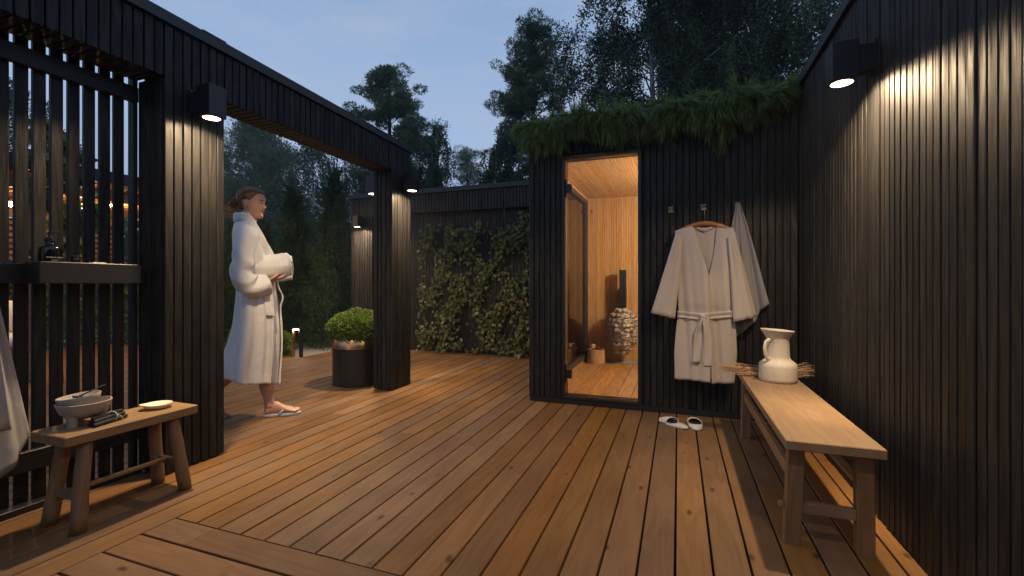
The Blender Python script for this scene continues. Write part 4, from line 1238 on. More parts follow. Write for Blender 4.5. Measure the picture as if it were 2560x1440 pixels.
def head_pt(th, z, off=0.0, face=True):
    """th: 0 = nose, +pi/2 = her left"""
    f = smooth_interp(z, hz_, hf_) + off; b_ = smooth_interp(z, hz_, hb_) - off; w = smooth_interp(z, hz_, hw_) + off
    c, s = math.cos(th), math.sin(th)
    cx = (f + b_) / 2; a = (f - b_) / 2
    e = 0.88
    x = cx + a * math.copysign(abs(c) ** e, c); y = w * math.copysign(abs(s) ** e, s)
    if face and c > 0:
        g = lambda z0, s_: math.exp(-((z - z0) / s_) ** 2)
        n_ang = math.exp(-(th / 0.17) ** 2)
        nose = 0.0
        if 0.078 < z < 0.135:
            t = (0.135 - z) / (0.135 - 0.091)
            nose = 0.027 * min(1, t) ** 1.25 if z > 0.091 else 0.027 * max(0, (z - 0.078) / 0.013) ** 0.8
        x += n_ang * nose
        wide = math.exp(-(th / 0.28) ** 2)
        x += wide * (0.0055 * g(0.0685, 0.005) + 0.0050 * g(0.0565, 0.0055) - 0.0035 * g(0.0625, 0.0022) + 0.004 * g(0.022, 0.012) - 0.003 * g(0.043, 0.006))
        for sg in (-1, 1):
            k_ = math.exp(-((th - sg * 0.46) / 0.20) ** 2)
            x -= k_ * 0.008 * g(0.113, 0.011)
            x += k_ * 0.0035 * g(0.132, 0.007)
            x += math.exp(-((th - sg * 0.62) / 0.25) ** 2) * 0.004 * g(0.092, 0.016)
    return Vector((x, y, z))
Rm = Matrix.Rotation(HROT, 4, 'Z') @ Matrix.Rotation(R(6), 4, 'Y')
def head_to_body(p):
    q = Rm @ Vector(p)
    return Vector((q.x * HS + HCX, q.y * HS, q.z * HS + HZ0))
body = MB()
zs = list(np.linspace(0.0, 0.229, 64))
body.loft([[head_to_body(head_pt(2 * PI * j / 72, z)) for j in range(72)] for z in zs], True)
for s in (-1, 1):     # ears
    e = Rm.to_3x3() @ Matrix.Rotation(s * R(18), 3, 'Z')
    body.ell(head_to_body((-0.012, s * 0.071, 0.104)), (0.017, 0.0075, 0.031), 14, 10, e)
    body.ell(head_to_body((-0.006, s * 0.070, 0.080)), (0.010, 0.007, 0.011), 10, 8, e)
# neck and trunk
def ering(cx, cy, z, a, b_, n=28, tilt=0.0):
    return [(cx + a * math.cos(2 * PI * j / n), cy + b_ * math.sin(2 * PI * j / n), z + tilt * a * math.cos(2 * PI * j / n)) for j in range(n)]
body.loft([ering(-0.040, 0, 1.575, 0.046, 0.046), ering(-0.040, 0, 1.53, 0.050, 0.050), ering(-0.050, 0, 1.48, 0.053, 0.052), ering(-0.056, 0, 1.44, 0.062, 0.064), ering(-0.05, 0, 1.41, 0.075, 0.11), ering(-0.045, 0, 1.375, 0.09, 0.165), ering(-0.035, 0, 1.30, 0.105, 0.175),
           ering(-0.025, 0, 1.18, 0.108, 0.155), ering(-0.025, 0, 1.05, 0.092, 0.132), ering(-0.005, 0, 0.93, 0.088, 0.14), ering(-0.005, 0, 0.84, 0.09, 0.155), ering(-0.005, 0, 0.77, 0.085, 0.15)], True)
# legs: right leg forward, left leg trailing
body.tube([(-0.02, -0.085, 0.84), (0.02, -0.075, 0.66), (0.046, -0.062, 0.48), (0.052, -0.060, 0.40), (0.060, -0.058, 0.31), (0.072, -0.056, 0.22), (0.085, -0.055, 0.13), (0.092, -0.055, 0.075)], [0.085, 0.078, 0.057, 0.056, 0.056, 0.048, 0.034, 0.037], 18)
body.tube([(-0.04, 0.085, 0.84), (-0.07, 0.075, 0.66), (-0.09, 0.062, 0.50), (-0.12, 0.062, 0.42), (-0.180, 0.06, 0.32), (-0.27, 0.06, 0.22), (-0.345, 0.06, 0.165)], [0.085, 0.078, 0.057, 0.056, 0.053, 0.040, 0.034], 18)
def foot(org, pitch, yaw, side):
    """org = heel ground point; side -1 right, 1 left; foot 0.235 long"""
    Mx = Matrix.Translation(org) @ Matrix.Rotation(yaw, 4, 'Z') @ Matrix.Rotation(pitch, 4, 'Y')
    T = lambda p: Mx @ Vector(p)
    prof = [(0.0, 0.020, 0.026, 0.030), (0.02, 0.030, 0.031, 0.042), (0.05, 0.044, 0.032, 0.052), (0.09, 0.042, 0.032, 0.048), (0.125, 0.031, 0.037, 0.034), (0.16, 0.022, 0.043, 0.023), (0.19, 0.016, 0.044, 0.016), (0.205, 0.013, 0.038, 0.012)]
    rings = []
    for x, zc_, w, h in prof:
        rings.append([T((x, w * math.cos(2 * PI * j / 18) + (-side) * 0.004, max(0.001, zc_ + h * 0.95 * math.sin(2 * PI * j / 18)))) for j in range(18)])
    body.loft(rings, True)
    ys = [0.030, 0.010, -0.006, -0.0205, -0.033]
    for k_, (yy, ln, rr) in enumerate(zip(ys, (0.245, 0.243, 0.236, 0.227, 0.215), (0.0115, 0.0082, 0.0078, 0.0075, 0.0075))):
        y_ = yy * (-side) * -1 if side > 0 else yy
        y_ = yy if side < 0 else -yy
        body.tube([T((0.185, y_ * 0.95, 0.014)), T((ln - 0.020, y_, 0.0155)), T((ln - 0.006, y_, 0.0115)), T((ln, y_, 0.009))], [rr * 1.05, rr, rr, rr * 0.55], 10)
    return Mx
FSOLE = 0.019
MxR = foot(Vector((0.056, -0.055, FSOLE)), 0.0, R(-5), -1)
MxL = foot(Vector((-0.385, 0.06, 0.135)), R(33), R(4), 1)
# arms
def arm(side):
    y = side
    if side < 0:
        pts = [(-0.045, -0.160, 1.355), (-0.065, -0.190, 1.22), (-0.085, -0.203, 1.085), (-0.025, -0.195, 1.035), (0.035, -0.175, 1.018), (0.080, -0.155, 1.020)]
    else:
        pts = [(-0.045, 0.165, 1.355), (-0.07, 0.195, 1.22), (-0.085, 0.20, 1.085), (0.0, 0.155, 1.045), (0.08, 0.09, 1.045), (0.12, 0.06, 1.045)]
    body.tube(pts, [0.050, 0.043, 0.038, 0.036, 0.029, 0.024], 16)
arm(-1); arm(1)
def hand(wrist, fdir, up, lat, lengths=(0.070, 0.078, 0.074, 0.060)):
    """palm + five fingers: fdir = finger direction, up = palm normal (towards the towel), lat = thumb side"""
    f = Vector(fdir).normalized(); u = Vector(up); u = (u - f * u.dot(f)).normalized(); l_ = f.cross(u)
    if l_.dot(Vector(lat)) < 0: l_ = -l_
    W = Vector(wrist)
    rings = []
    for t, hw, th in ((0, 0.024, 0.019), (0.025, 0.032, 0.017), (0.055, 0.039, 0.0155), (0.085, 0.040, 0.0125)):
        c = W + f * t
        rings.append([c + l_ * hw * math.cos(2 * PI * j / 16) + u * th * math.sin(2 * PI * j / 16) for j in range(16)])
    body.loft(rings, True)
    for k_, (o, ln) in enumerate(zip((0.030, 0.010, -0.010, -0.029), lengths)):
        b0 = W + f * 0.075 + l_ * o
        sp = l_ * (o * 0.12)
        p1 = b0 + f * ln * 0.42 + u * 0.003 + sp
        p2 = p1 + f * ln * 0.30 + u * ln * 0.14 + sp * 0.5
        p3 = p2 + f * ln * 0.20 + u * ln * 0.20
        body.tube([b0, p1, p2, p3], [0.0100, 0.0090, 0.0082, 0.0060], 10)
    t0 = W + f * 0.018 + l_ * 0.026
    body.tube([t0, t0 + f * 0.030 + l_ * 0.018 + u * 0.010, t0 + f * 0.055 + l_ * 0.022 + u * 0.022, t0 + f * 0.072 + l_ * 0.018 + u * 0.030], [0.013, 0.0115, 0.010, 0.007], 10)
hand((0.082, -0.152, 1.020), (1, 0.10, 0.26), (0.0, 0.25, 1.0), (0, -1, 0.0))
hand((0.125, 0.055, 1.045), (0.8, -0.6, 0.15), (0.0, -0.1, 1.0), (0.3, 1, 0.0))
bo = body.build('body', M['skin'], person, True)
mod(bo, 'REMESH', mode='VOXEL', voxel_size=0.0036, use_smooth_shade=True)
sm_ = mod(bo, 'SMOOTH', factor=0.5, iterations=2)
# hair shell, hairline and bun
hair = MB()
nth = 96; nz = 60
def hair_zmin(th):
    a = abs(math.degrees((th + PI) % (2 * PI) - PI))
    return float(np.interp(a, [0, 25, 45, 60, 72, 84, 90, 112, 120, 140, 180], [0.190, 0.192, 0.186, 0.166, 0.140, 0.122, 0.128, 0.128, 0.060, 0.040, 0.034]))
for side in (0,):
    k0 = len(hair.v)
    for i in range(nz + 1):
        for j in range(nth):
            th = 2 * PI * j / nth
            z = lerp(hair_zmin(th), 0.2289, (i / nz) ** 0.9)
            edge = min(1.0, i / 5.0)
            off = 0.0015 + 0.0085 * edge + 0.0012 * math.sin(36 * th + 5 * math.sin(30 * z)) * edge
            hair.v.append(tuple(head_to_body(head_pt(th, z, off, False) + Vector((0, 0, 0.009 * edge * (i / nz))))))
    for i in range(nz):
        for j in range(nth):
            a = k0 + i * nth + j; b_ = k0 + i * nth + (j + 1) % nth
            hair.f.append((a, b_, b_ + nth, a + nth))
    hair.f.append(tuple(k0 + nz * nth + j for j in range(nth)))
ho = hair.build('hair', M['hair'], person, True)
bun = MB()
bc = head_to_body((-0.135, 0.0, 0.098))
rs = random.Random(11)
for i in range(26):     # coiled locks
    a0 = rs.uniform(0, 2 * PI); tl = rs.uniform(-0.9, 0.9); rr = rs.uniform(0.020, 0.036)
    ax = Matrix.Rotation(tl, 3, 'X') @ Matrix.Rotation(rs.uniform(-0.9, 0.9), 3, 'Y')
    pts = []
    for t in np.linspace(0, rs.uniform(1.6, 4.2), 12):
        pts.append(bc + ax @ Vector((rs.uniform(-.002, .002) + 0.012 * math.sin(t * 1.3), rr * math.cos(a0 + t), rr * math.sin(a0 + t))))
    bun.tube(pts, [0.003] + [rs.uniform(0.007, 0.011)] * 10 + [0.003], 7)
bun.ell(bc, (0.030, 0.033, 0.036), 14, 10)
for i in range(6):
    bun.tube([head_to_body((-0.10, rs.uniform(-0.02, 0.02), 0.05)), bc + Vector((0.015, rs.uniform(-.02, .02), -0.045 + rs.uniform(-.01, .01))), bc + Vector((-0.01, rs.uniform(-.03, .03), -0.03))], [0.002, 0.005, 0.002], 5)
bun.build('hair_bun', M['hair'], ho, True)
# eyes, brows, lips
for s in (-1, 1):
    th = s * 0.44
    p = head_pt(th, 0.114)
    ec = head_to_body(p + Vector((-0.0075, -s * 0.000, 0)))
    er = Rm.to_3x3() @ Matrix.Rotation(th * 0.6, 3, 'Z')
    mb = MB(); mb.ell(ec, (0.0108, 0.0150, 0.0072), 14, 8, er); ew = mb.build('eye', M['eyew'], person, True)
    ic = head_to_body(p + Vector((0.0012, s * -0.002, 0.0002)))
    mb = MB(); mb.ell(ic, (0.0025, 0.0058, 0.0056), 10, 6, er); mb.build('iris', M['eyed'], ew, True)
    mb = MB(); mb.tube([head_to_body(head_pt(th + d, 0.1185 + 0.0025 * math.cos(d * 8) - 0.001, 0.0020)) for d in np.linspace(-0.20, 0.20, 7)], [0.0010, 0.0018, 0.0021, 0.0021, 0.0021, 0.0020, 0.0012], 6); mb.build('eyelash', M['eyed'], ew, True)
    mb = MB(); mb.tube([head_to_body(head_pt(s * (0.22 + 0.42 * t), 0.1315 + 0.008 * math.sin(PI * (0.2 + 0.72 * t)) , 0.0012)) for t in np.linspace(0, 1, 8)], [0.0014, 0.0028, 0.003, 0.003, 0.0028, 0.0024, 0.002, 0.001], 6, True, 0.5); mb.build('eyebrow', M['brow'], person, True)
mb = MB()
for z0, hh, w in ((0.0680, 0.0036, 0.30), (0.0572, 0.0044, 0.26)):
    mb.tube([head_to_body(head_pt(t * w * 1.15, z0 - 0.003 * abs(t) ** 2 * (1 if z0 > .06 else -1.6), -0.0004)) for t in np.linspace(-1, 1, 11)], [0.0008] + [hh * (1 - 0.6 * abs(t) ** 2) for t in np.linspace(-.8, .8, 9)] + [0.0008], 8)
mb.build('lips', M['lip'], person, True)

# bathrobe: body loft with folds
RB = [  # z, x centre, half depth, half width
    (1.470, -0.060, 0.075, 0.082), (1.425, -0.052, 0.094, 0.125), (1.385, -0.045, 0.108, 0.175), (1.33, -0.035, 0.118, 0.200), (1.25, -0.022, 0.130, 0.205), (1.15, -0.008, 0.138, 0.198), (1.05, 0.004, 0.138, 0.188), (0.98, 0.008, 0.136, 0.184),
    (0.90, 0.010, 0.142, 0.196), (0.80, 0.010, 0.150, 0.206), (0.70, 0.008, 0.158, 0.208), (0.60, -0.002, 0.166, 0.206), (0.50, -0.016, 0.176, 0.204), (0.40, -0.034, 0.184, 0.204), (0.32, -0.042, 0.186, 0.206), (0.27, -0.044, 0.186, 0.208)]
rz, rc, ra, rw_ = [np.array(c)[::-1] for c in zip(*RB)]
def robe_pt(th, z, off=0.0):
    c = smooth_interp(z, rz, rc); a = smooth_interp(z, rz, ra) * float(np.interp(z, [0.4, 0.75, 1.25, 1.45], [1.0, 0.93, 0.93, 1.0])); w = smooth_interp(z, rz, rw_)
    k_ = float(np.interp(z, [0.27, 0.55, 0.85, 1.0, 1.2, 1.45], [1.0, 0.85, 0.5, 0.45, 0.35, 0.05]))
    fd = k_ * (0.013 * math.sin(7 * th + 1.2 + 2.2 * z) + 0.009 * math.sin(13 * th - 2.0 + 3.5 * z) + 0.004 * math.sin(23 * th + 6 * z))
    x = c + (a + off + fd) * math.cos(th); y = (w + off + fd) * math.sin(th)
    return Vector((x, y, z))
def rzmin(th): return 0.287 - 0.036 * math.cos(th) + 0.006 * math.sin(5 * th)
rb = MB()
nz = 90; nt = 96
for i in range(nz + 1):
    for j in range(nt):
        th = 2 * PI * j / nt
        ct = math.cos(th)
        zt = 1.475 if ct < 0.2 else lerp(1.475, 1.20, ((ct - 0.2) / 0.8) ** 1.2)   # V neckline at the front
        z = lerp(zt, rzmin(th), i / nz)
        rb.v.append(tuple(robe_pt(th, z)))
for i in range(nz):
    for j in range(nt):
        a = i * nt + j; b_ = i * nt + (j + 1) % nt
        rb.f.append((a, b_, b_ + nt, a + nt))
ro = rb.build('bathrobe', M['terry'], person, True); mod(ro, 'SOLIDIFY', thickness=0.007, offset=0.5)
# overlapping front flap with free edge
fl = MB()
def flap(p, q):
    th = lerp(0.75, -0.30, p); z = lerp(1.17, rzmin(-0.2) - 0.012, q)
    kick = 0.030 * math.exp(-((z - 0.90) / 0.055) ** 2) * p
    return robe_pt(th, z, 0.007 + 0.005 * p + kick)
fl.grid(flap, 18, 60); fo = fl.build('front_flap', M['terry'], ro, True); mod(fo, 'SOLIDIFY', thickness=0.007, offset=0.5)
# shawl collar
mb = MB()
cps = []
for t in np.linspace(-1, 1, 33):
    th = PI * (1 - abs(t) ** 0.85 * 0.985) * (1 if t >= 0 else -1)
    th = PI - (1 - abs(t)) * 0  if False else th
    ang = PI * (1 - abs(t)) * (1 if t > 0 else -1)
    ct = math.cos(ang)
    z = 1.492 if ct < 0.1 else lerp(1.492, 1.17, ((ct - 0.1) / 0.9) ** 1.15)
    p = robe_pt(ang, min(z, 1.468), 0.006); p.z = z
    if ct < 0.4: p.x -= 0.000; 
    cps.append(p)
rings = []
for i_, p in enumerate(cps):
    a = cps[max(0, i_ - 1)]; b_ = cps[min(len(cps) - 1, i_ + 1)]
    d = (b_ - a).normalized(); outw = Vector((p.x + 0.03, p.y, 0)).normalized() if Vector((p.x + .03, p.y, 0)).length > 0 else Vector((1, 0, 0))
    v = d.cross(outw).normalized()
    if v.z < 0: v = -v
    W_ = 0.034
    rings.append([p + v * (W_ * math.cos(2 * PI * j / 12)) + outw * (0.009 * math.sin(2 * PI * j / 12)) for j in range(12)])
mb.loft(rings, True); mb.build('collar', M['terry'], ro, True)
# pocket
mb = MB()
def pk(p, q):
    z = lerp(0.965, 0.765, q); th = lerp(-1.25 + 0.10 * q, -0.70 + 0.06 * q, p)
    return robe_pt(th, z - 0.012 * p, 0.012)
mb.grid(pk, 10, 12); po = mb.build('pocket', M['terry'], ro, True); mod(po, 'SOLIDIFY', thickness=0.006, offset=0)
# sleeves
def sleeve_w(side):
    if side < 0:
        pts = [(-0.040, -0.125, 1.390), (-0.046, -0.158, 1.335), (-0.058, -0.186, 1.25), (-0.070, -0.200, 1.16), (-0.073, -0.208, 1.075), (-0.045, -0.210, 1.010), (-0.005, -0.202, 0.985), (0.045, -0.186, 0.985), (0.084, -0.170, 0.994)]
        rad = [0.060, 0.066, 0.064, 0.066, 0.072, 0.080, 0.079, 0.073, 0.067]
    else:
        pts = [(-0.040, 0.130, 1.395), (-0.055, 0.165, 1.335), (-0.072, 0.19, 1.25), (-0.075, 0.20, 1.16), (-0.065, 0.20, 1.08), (-0.02, 0.175, 1.03), (0.03, 0.135, 1.02), (0.07, 0.105, 1.02), (0.105, 0.08, 1.025)]
        rad = [0.075, 0.085, 0.085, 0.084, 0.086, 0.085, 0.080, 0.073, 0.066]
    # resample smoothly
    P_ = np.array(pts); T_ = np.linspace(0, 1, len(pts)); tt = np.linspace(0, 1, 40)
    PP = [Vector([smooth_interp(t, T_, P_[:, k_]) for k_ in range(3)]) for t in tt]
    RR = [smooth_interp(t, T_, np.array(rad)) for t in tt]
    mb = MB(); mb.tube(PP, RR, 26, False, 0.92, up=(1, 0, 0))
    vs = []
    for i_, v in enumerate(mb.v):
        ring, j = divmod(i_, 26)
        t = ring / 39; c = PP[ring]
        a = 2 * PI * j / 26
        env = 0.35 + 0.65 * math.exp(-((t - 0.52) / 0.22) ** 2)
        w = (0.016 * (abs(math.sin(13 * t + 1.1 * math.sin(a + side) + 0.4 * math.sin(3 * a))) - 0.6) + 0.007 * (abs(math.sin(23 * t - 1.4 * math.sin(a * 2))) - 0.5)) * env + 0.004 * math.sin(4 * a + 9 * t) - 0.012 * math.exp(-((t - 0.53) / 0.05) ** 2) * max(0, math.cos(a))
        d = (Vector(v) - c); 
        vs.append(tuple(Vector(v) + d.normalized() * w))
    mb.v = vs
    so = mb.build('sleeve', M['terry'], ro, True); mod(so, 'SOLIDIFY', thickness=0.008, offset=0.3)
sleeve_w(-1); sleeve_w(1)
# flip-flops
def flipflop(Mx, side):
    mb = MB()
    def outl(k_, z):
        ring = []
        for j in range(34):
            a = 2 * PI * j / 34
            x = 0.120 + 0.133 * k_ * math.cos(a); t = (x + 0.012) / 0.265
            w = float(np.interp(t, [0, 0.15, 0.4, 0.75, 0.95, 1.0], [0.030, 0.034, 0.034, 0.047, 0.045, 0.04])) * k_
            ring.append(Mx @ Vector((x, w * math.sin(a) + (0.002 if side < 0 else -0.002), z)))
        return ring
    mb.loft([outl(0.97, -0.0185), outl(1.0, -0.015), outl(1.0, -0.003), outl(0.97, 0.0)], True)
    f = mb.build('flip_flop', M['rubber'], person, True)
    mb = MB()
    yt = 0.020 if side < 0 else -0.020
    for sg in (-1, 1):
        mb.tube([Mx @ Vector((0.095, sg * 0.040, -0.004)), Mx @ Vector((0.125, sg * 0.038, 0.022)), Mx @ Vector((0.160, lerp(yt, sg * 0.03, 0.55), 0.040)), Mx @ Vector((0.188, yt, 0.033)), Mx @ Vector((0.197, yt, 0.012))], [0.006, 0.0075, 0.007, 0.0055, 0.004], 8, True, 0.6)
    mb.build('strap', M['rubber'], f, True)
flipflop(MxR, -1); flipflop(MxL, 1)
# towel she carries: a thick roll (its own thing)
tw = MB()
A = Vector((-0.045, -0.125, 1.098)); B = Vector((0.238, -0.118, 1.142))
ax = (B - A).normalized(); u_ = Vector((0, 0, 1)) - ax * ax.z; u_.normalize(); v_ = ax.cross(u_)
nr = 30
rings = []
for i in range(26):
    t = i / 25
    rr = 0.088 * (1 + 0.035 * math.sin(9 * t + 1))
    endf = 1.0
    if i == 0: endf = 0.75
    if i == 1: endf = 0.95
    if i == 25: endf = 0.80
    if i == 24: endf = 0.97
    ring = []
    for j in range(nr):
        a = 2 * PI * j / nr
        w = 1 + 0.06 * math.sin(a * 2 + 1.0) + 0.03 * math.sin(5 * a + 6 * t) + (0.05 if 1.3 < a < 1.75 else 0.0)
        ring.append(A.lerp(B, t) + (u_ * math.cos(a) * 1.04 + v_ * math.sin(a) * 0.92) * rr * w * endf)
    rings.append(ring)
tw.loft(rings, True)
# loose lower layer under the roll end, spiral seen at the end
tw.tube([B + ax * 0.004 + (u_ * math.cos(a) + v_ * math.sin(a)) * (0.012 + 0.0085 * a) for a in np.linspace(0.4, 7.6, 46)], 0.0085, 7)
tw.tube([A.lerp(B, 0.35) - u_ * 0.082 + v_ * 0.02, A.lerp(B, 0.7) - u_ * 0.090 + v_ * 0.015, A.lerp(B, 0.97) - u_ * 0.088 + v_ * 0.01], [0.014, 0.022, 0.020], 10, True, 1.6)
t_o = tw.build('rolled_towel', M['towelw'], None, True, (WX, WY, 0), (0, 0, FWD))
tag(t_o, 'thick rolled white towel held under the arm of the woman', 'towel')

# ================================================================== VEGETATION
ang_noise = lambda n: rng.normal(size=(n, 3))
def trunk_part(mb, pts, rad, n=8): mb.tube(pts, rad, n, True)

def tree_obj(name, loc, label, cat, group, trunk_mb, bark, Vc, Fc, leafm):
    t = empty(name, loc, 0, label, cat, group)
    trunk_mb.build('trunk', bark, t, True)
    inst('crown', np_mesh('crown', Vc, Fc, leafm), (0, 0, 0), t)
    return t

def pine(loc, H, W, base, label, seed, n_br=46, mat='needle', tuft=0.34, per=60, top_round=1.0, gap=0.0, conic=False):
    """Scots pine: bare trunk below, tiers of branches that end in flat needle clouds"""
    rs = np.random.default_rng(seed)
    tb = MB()
    lean = rs.normal(0, 0.02, 2) * H
    tb.tube([(0, 0, 0), (lean[0] * .3, lean[1] * .3, H * 0.4), (lean[0] * .7, lean[1] * .7, H * 0.75), (lean[0], lean[1], H * 0.97)], [H * 0.017, H * 0.013, H * 0.008, H * 0.002], 8)
    Cs, Ds = [], []
    for i in range(n_br):
        t = base + (1 - base) * ((i + rs.random()) / n_br)
        z0 = H * t
        a = rs.random() * 2 * PI
        k = (t - base) / (1 - base)
        prof = np.interp(k, [0, 0.12, 0.35, 0.6, 0.82, 1.0], [0.55, 0.95, 1.0, 0.86, 0.60, 0.16 * top_round])
        if conic: prof = np.interp(k, [0, 0.3, 0.5, 0.62, 0.8, 0.93, 1.0], [1.0, 0.95, 0.80, 0.92, 0.60, 0.42, 0.12])
        L = W * prof * (0.55 + 0.5 * rs.random())
        o = np.array([lean[0] * t, lean[1] * t, z0])
        up = np.interp(k, [0, 0.5, 1], [0.10, 0.28, 0.9])
        e = o + np.array([math.cos(a) * L, math.sin(a) * L, L * up])
        mid = (o + e) / 2 + np.array([0, 0, -0.04 * L])
        tb.tube([o, mid, e], [H * 0.0052 * (1.1 - k), H * 0.0034 * (1.1 - k), H * 0.0012], 5)
        nc = 3 + int(L / W * 7)
        for c in range(nc):
            f = 0.38 + 0.65 * (c + rs.random()) / nc
            p = o * (1 - f) + e * f + rs.normal(size=3) * W * np.array([0.10, 0.10, 0.05]) * (0.5 + f)
            if rs.random() < gap: continue
            n = int(2.2 * per * (0.6 + 0.8 * rs.random()))
            u = norm(rs.normal(size=(n, 3)))
            r = tuft * W * (0.5 + 0.5 * rs.random((n, 1))) * (0.7 + 0.5 * rs.random())
            Cs.append(p + u * r * np.array([0.62, 0.62, 0.34]))
            Ds.append(u * np.array([1, 1, 0.7]) + np.array([0, 0, 0.55]))
    C = np.concatenate(Cs); D = np.concatenate(Ds) + rng.normal(size=(sum(map(len, Cs)), 3)) * 0.5
    V, F = leaf_quads(C, D, W * 0.062 * (0.6 + 0.8 * rng.random(len(C))), W * 0.017)
    return tree_obj('pine_tree', loc, label, 'pine tree', 'pines behind the fences', tb, M['pinebark'], V, F, M[mat])

def birch(loc, H, W, base, label, seed, n_br=70, leaf=0.055, per=85, droop=1.0, mat='birchleaf', bark='birchbark', kind='birch_tree', cat='birch tree', group='birches behind the fences', tr=0.012, strand=1.0, twigs=True):
    rs = np.random.default_rng(seed)
    tb = MB()
    lean = rs.normal(0, 0.025, 2) * H
    tb.tube([(0, 0, 0), (lean[0] * .2, lean[1] * .4, H * 0.35), (lean[0] * .7, lean[1] * .6, H * 0.7), (lean[0], lean[1], H * 0.98)], [H * tr, H * tr * .75, H * tr * .45, H * 0.001], 9)
    Cs, Ds = [], []
    for i in range(n_br):
        t = base + (1 - base) * (i + rs.random()) / n_br
        a = rs.random() * 2 * PI; k = (t - base) / (1 - base)
        prof = np.interp(k, [0, 0.2, 0.45, 0.75, 1.0], [0.75, 1.0, 0.95, 0.6, 0.10])
        L = W * prof * (0.5 + 0.55 * rs.random())
        o = np.array([lean[0] * t, lean[1] * t, H * t])
        e = o + np.array([math.cos(a) * L, math.sin(a) * L, L * (0.35 + 0.5 * k)])
        m_ = (o + e) / 2 + np.array([0, 0, 0.10 * L])
        tb.tube([o, m_, e], [H * tr * 0.30 * (1.15 - k), H * tr * 0.18 * (1.15 - k), H * tr * 0.05], 5)
        ns = 3 + int(6 * L / W)
        for s in range(ns):
            f = 0.3 + 0.72 * (s + rs.random()) / ns
            st = (o * (1 - f) ** 2 + 2 * m_ * f * (1 - f) + e * f * f) if f <= 1 else e
            SL = W * strand * (0.25 + 0.45 * rs.random())
            da = a + rs.normal() * 0.9
            out = np.array([math.cos(da), math.sin(da), 0]) * SL * 0.35
            n = int(per * (0.5 + rs.random()))
            q = rs.random((n, 1)) ** 0.8
            pts = st + out * np.sin(q * PI / 2) + np.array([0, 0, -1.0]) * SL * droop * q ** 1.5 + rs.normal(size=(n, 3)) * W * 0.034
            qq = np.linspace(0, 0.95, 5)[:, None]
            if twigs: tb.tube(st + out * np.sin(qq * PI / 2) + np.array([0, 0, -1.0]) * SL * droop * qq ** 1.5, [0.004, 0.003, 0.0025, 0.002, 0.001], 3, False)
            Cs.append(pts); Ds.append(np.array([0, 0, -0.5 * droop]) + rs.normal(size=(n, 3)) * 0.7)
    C = np.concatenate(Cs); D = np.concatenate(Ds)
    V, F = leaf_quads(C, D, leaf * (0.7 + 0.6 * rng.random(len(C))), leaf * 0.72)
    return tree_obj(kind, loc, label, cat, group, tb, M[bark], V, F, M[mat])

def thuja(loc, H, W, label, seed, n=30000):
    """columnar arborvitae: upright flame-like sprays over a dark inside"""
    rs = np.random.default_rng(seed)
    tb = MB(); tb.tube([(0, 0, 0), (0, 0, H * 0.9)], [0.035, 0.01], 7)
    def rad(k): return W * np.interp(k, [0, 0.05, 0.2, 0.45, 0.7, 0.88, 1.0], [0.72, 0.9, 1.0, 0.84, 0.52, 0.22, 0.02])
    ns = 420
    Cs, Ds = [], []
    ks = rs.random(ns) ** 1.25
    for k in ks:
        a = rs.random() * 2 * PI
        r = rad(k) * (0.72 + 0.22 * rs.random())
        base = np.array([math.cos(a) * r, math.sin(a) * r, k * H * 0.97])
        m_ = n // ns
        L = H * 0.085 * (0.6 + 0.7 * rs.random())
        out = np.array([math.cos(a), math.sin(a), 0])
        tdir = out * 0.35 + np.array([rs.normal() * .15, rs.normal() * .15, 1.0])
        q = rs.random((m_, 1))
        wdt = rad(k) * 0.22 * (1 - q * 0.7)
        Cs.append(base + tdir * L * q + rs.normal(size=(m_, 3)) * wdt * np.array([1, 1, 0.5]))
        Ds.append(tdir + rs.normal(size=(m_, 3)) * 0.45)
    m_ = n // 5
    k = rs.random(m_); a = rs.random(m_) * 2 * PI; r = np.array([rad(x) for x in k]) * 0.62 * np.sqrt(rs.random(m_))
    Cs.append(np.stack([np.cos(a) * r, np.sin(a) * r, k * H * 0.95], 1)); Ds.append(rs.normal(size=(m_, 3)) + np.array([0, 0, 1]))
    C = np.concatenate(Cs); D = np.concatenate(Ds)
    Ls = np.full(len(C), 0.055); Ls[-m_:] = 0.13
    V, F = leaf_quads(C, D, Ls * (0.6 + 0.8 * rng.random(len(C))), np.where(Ls > 0.1, 0.07, 0.014))
    return tree_obj('thuja', loc, label, 'thuja', 'columnar thujas along the garden edge', tb, M['bark'], V, F, M['thuja'])

def at(u, d):      # ground position on the sight line of image column u at depth d (offline layout helper)
    a = (u - 1280) / 1137.8
    return (d * (-0.343 + a * 0.9393), d * (0.9393 + a * 0.343))
def T(u, d, z=-0.30): x, y = at(u, d); return (x, y, z)
thuja(T(733, 8.6), 3.05, 0.36, 'tall narrow dark thuja just right of the woman', 21)
thuja(T(836, 8.2), 3.30, 0.44, 'tallest thuja rising behind the boxwood planter', 22)
thuja(T(590, 8.8), 2.4, 0.40, 'shorter thuja half hidden behind the woman', 23)
thuja(T(1092, 10.0), 3.95, 0.33, 'dark thuja tip showing above the back fence', 24, 16000)
thuja(T(1222, 10.4), 3.95, 0.30, 'dark thuja tip above the fence next to the sauna corner', 25, 14000)
thuja(T(905, 8.9), 2.6, 0.36, 'thuja tucked behind the end post of the back fence', 26, 16000)
thuja(T(660, 9.4), 2.5, 0.40, 'thuja standing between the woman and the tall one', 27, 16000)
pine(T(968, 17), 9.1, 1.75, 0.42, 'single pine with open crown rising above the portal beam', 131, 52, gap=0.12, tuft=0.29, per=95)
pine(T(1322, 14.5), 9.35, 1.5, 0.22, 'big dark pine left of the sauna roof against the sky', 32, 95, per=85, tuft=0.26, conic=True, gap=0.10)
pine(T(640, 24), 9.3, 3.0, 0.30, 'broad pale pine behind the head of the woman', 33, 60, mat='needle2', gap=0.05)
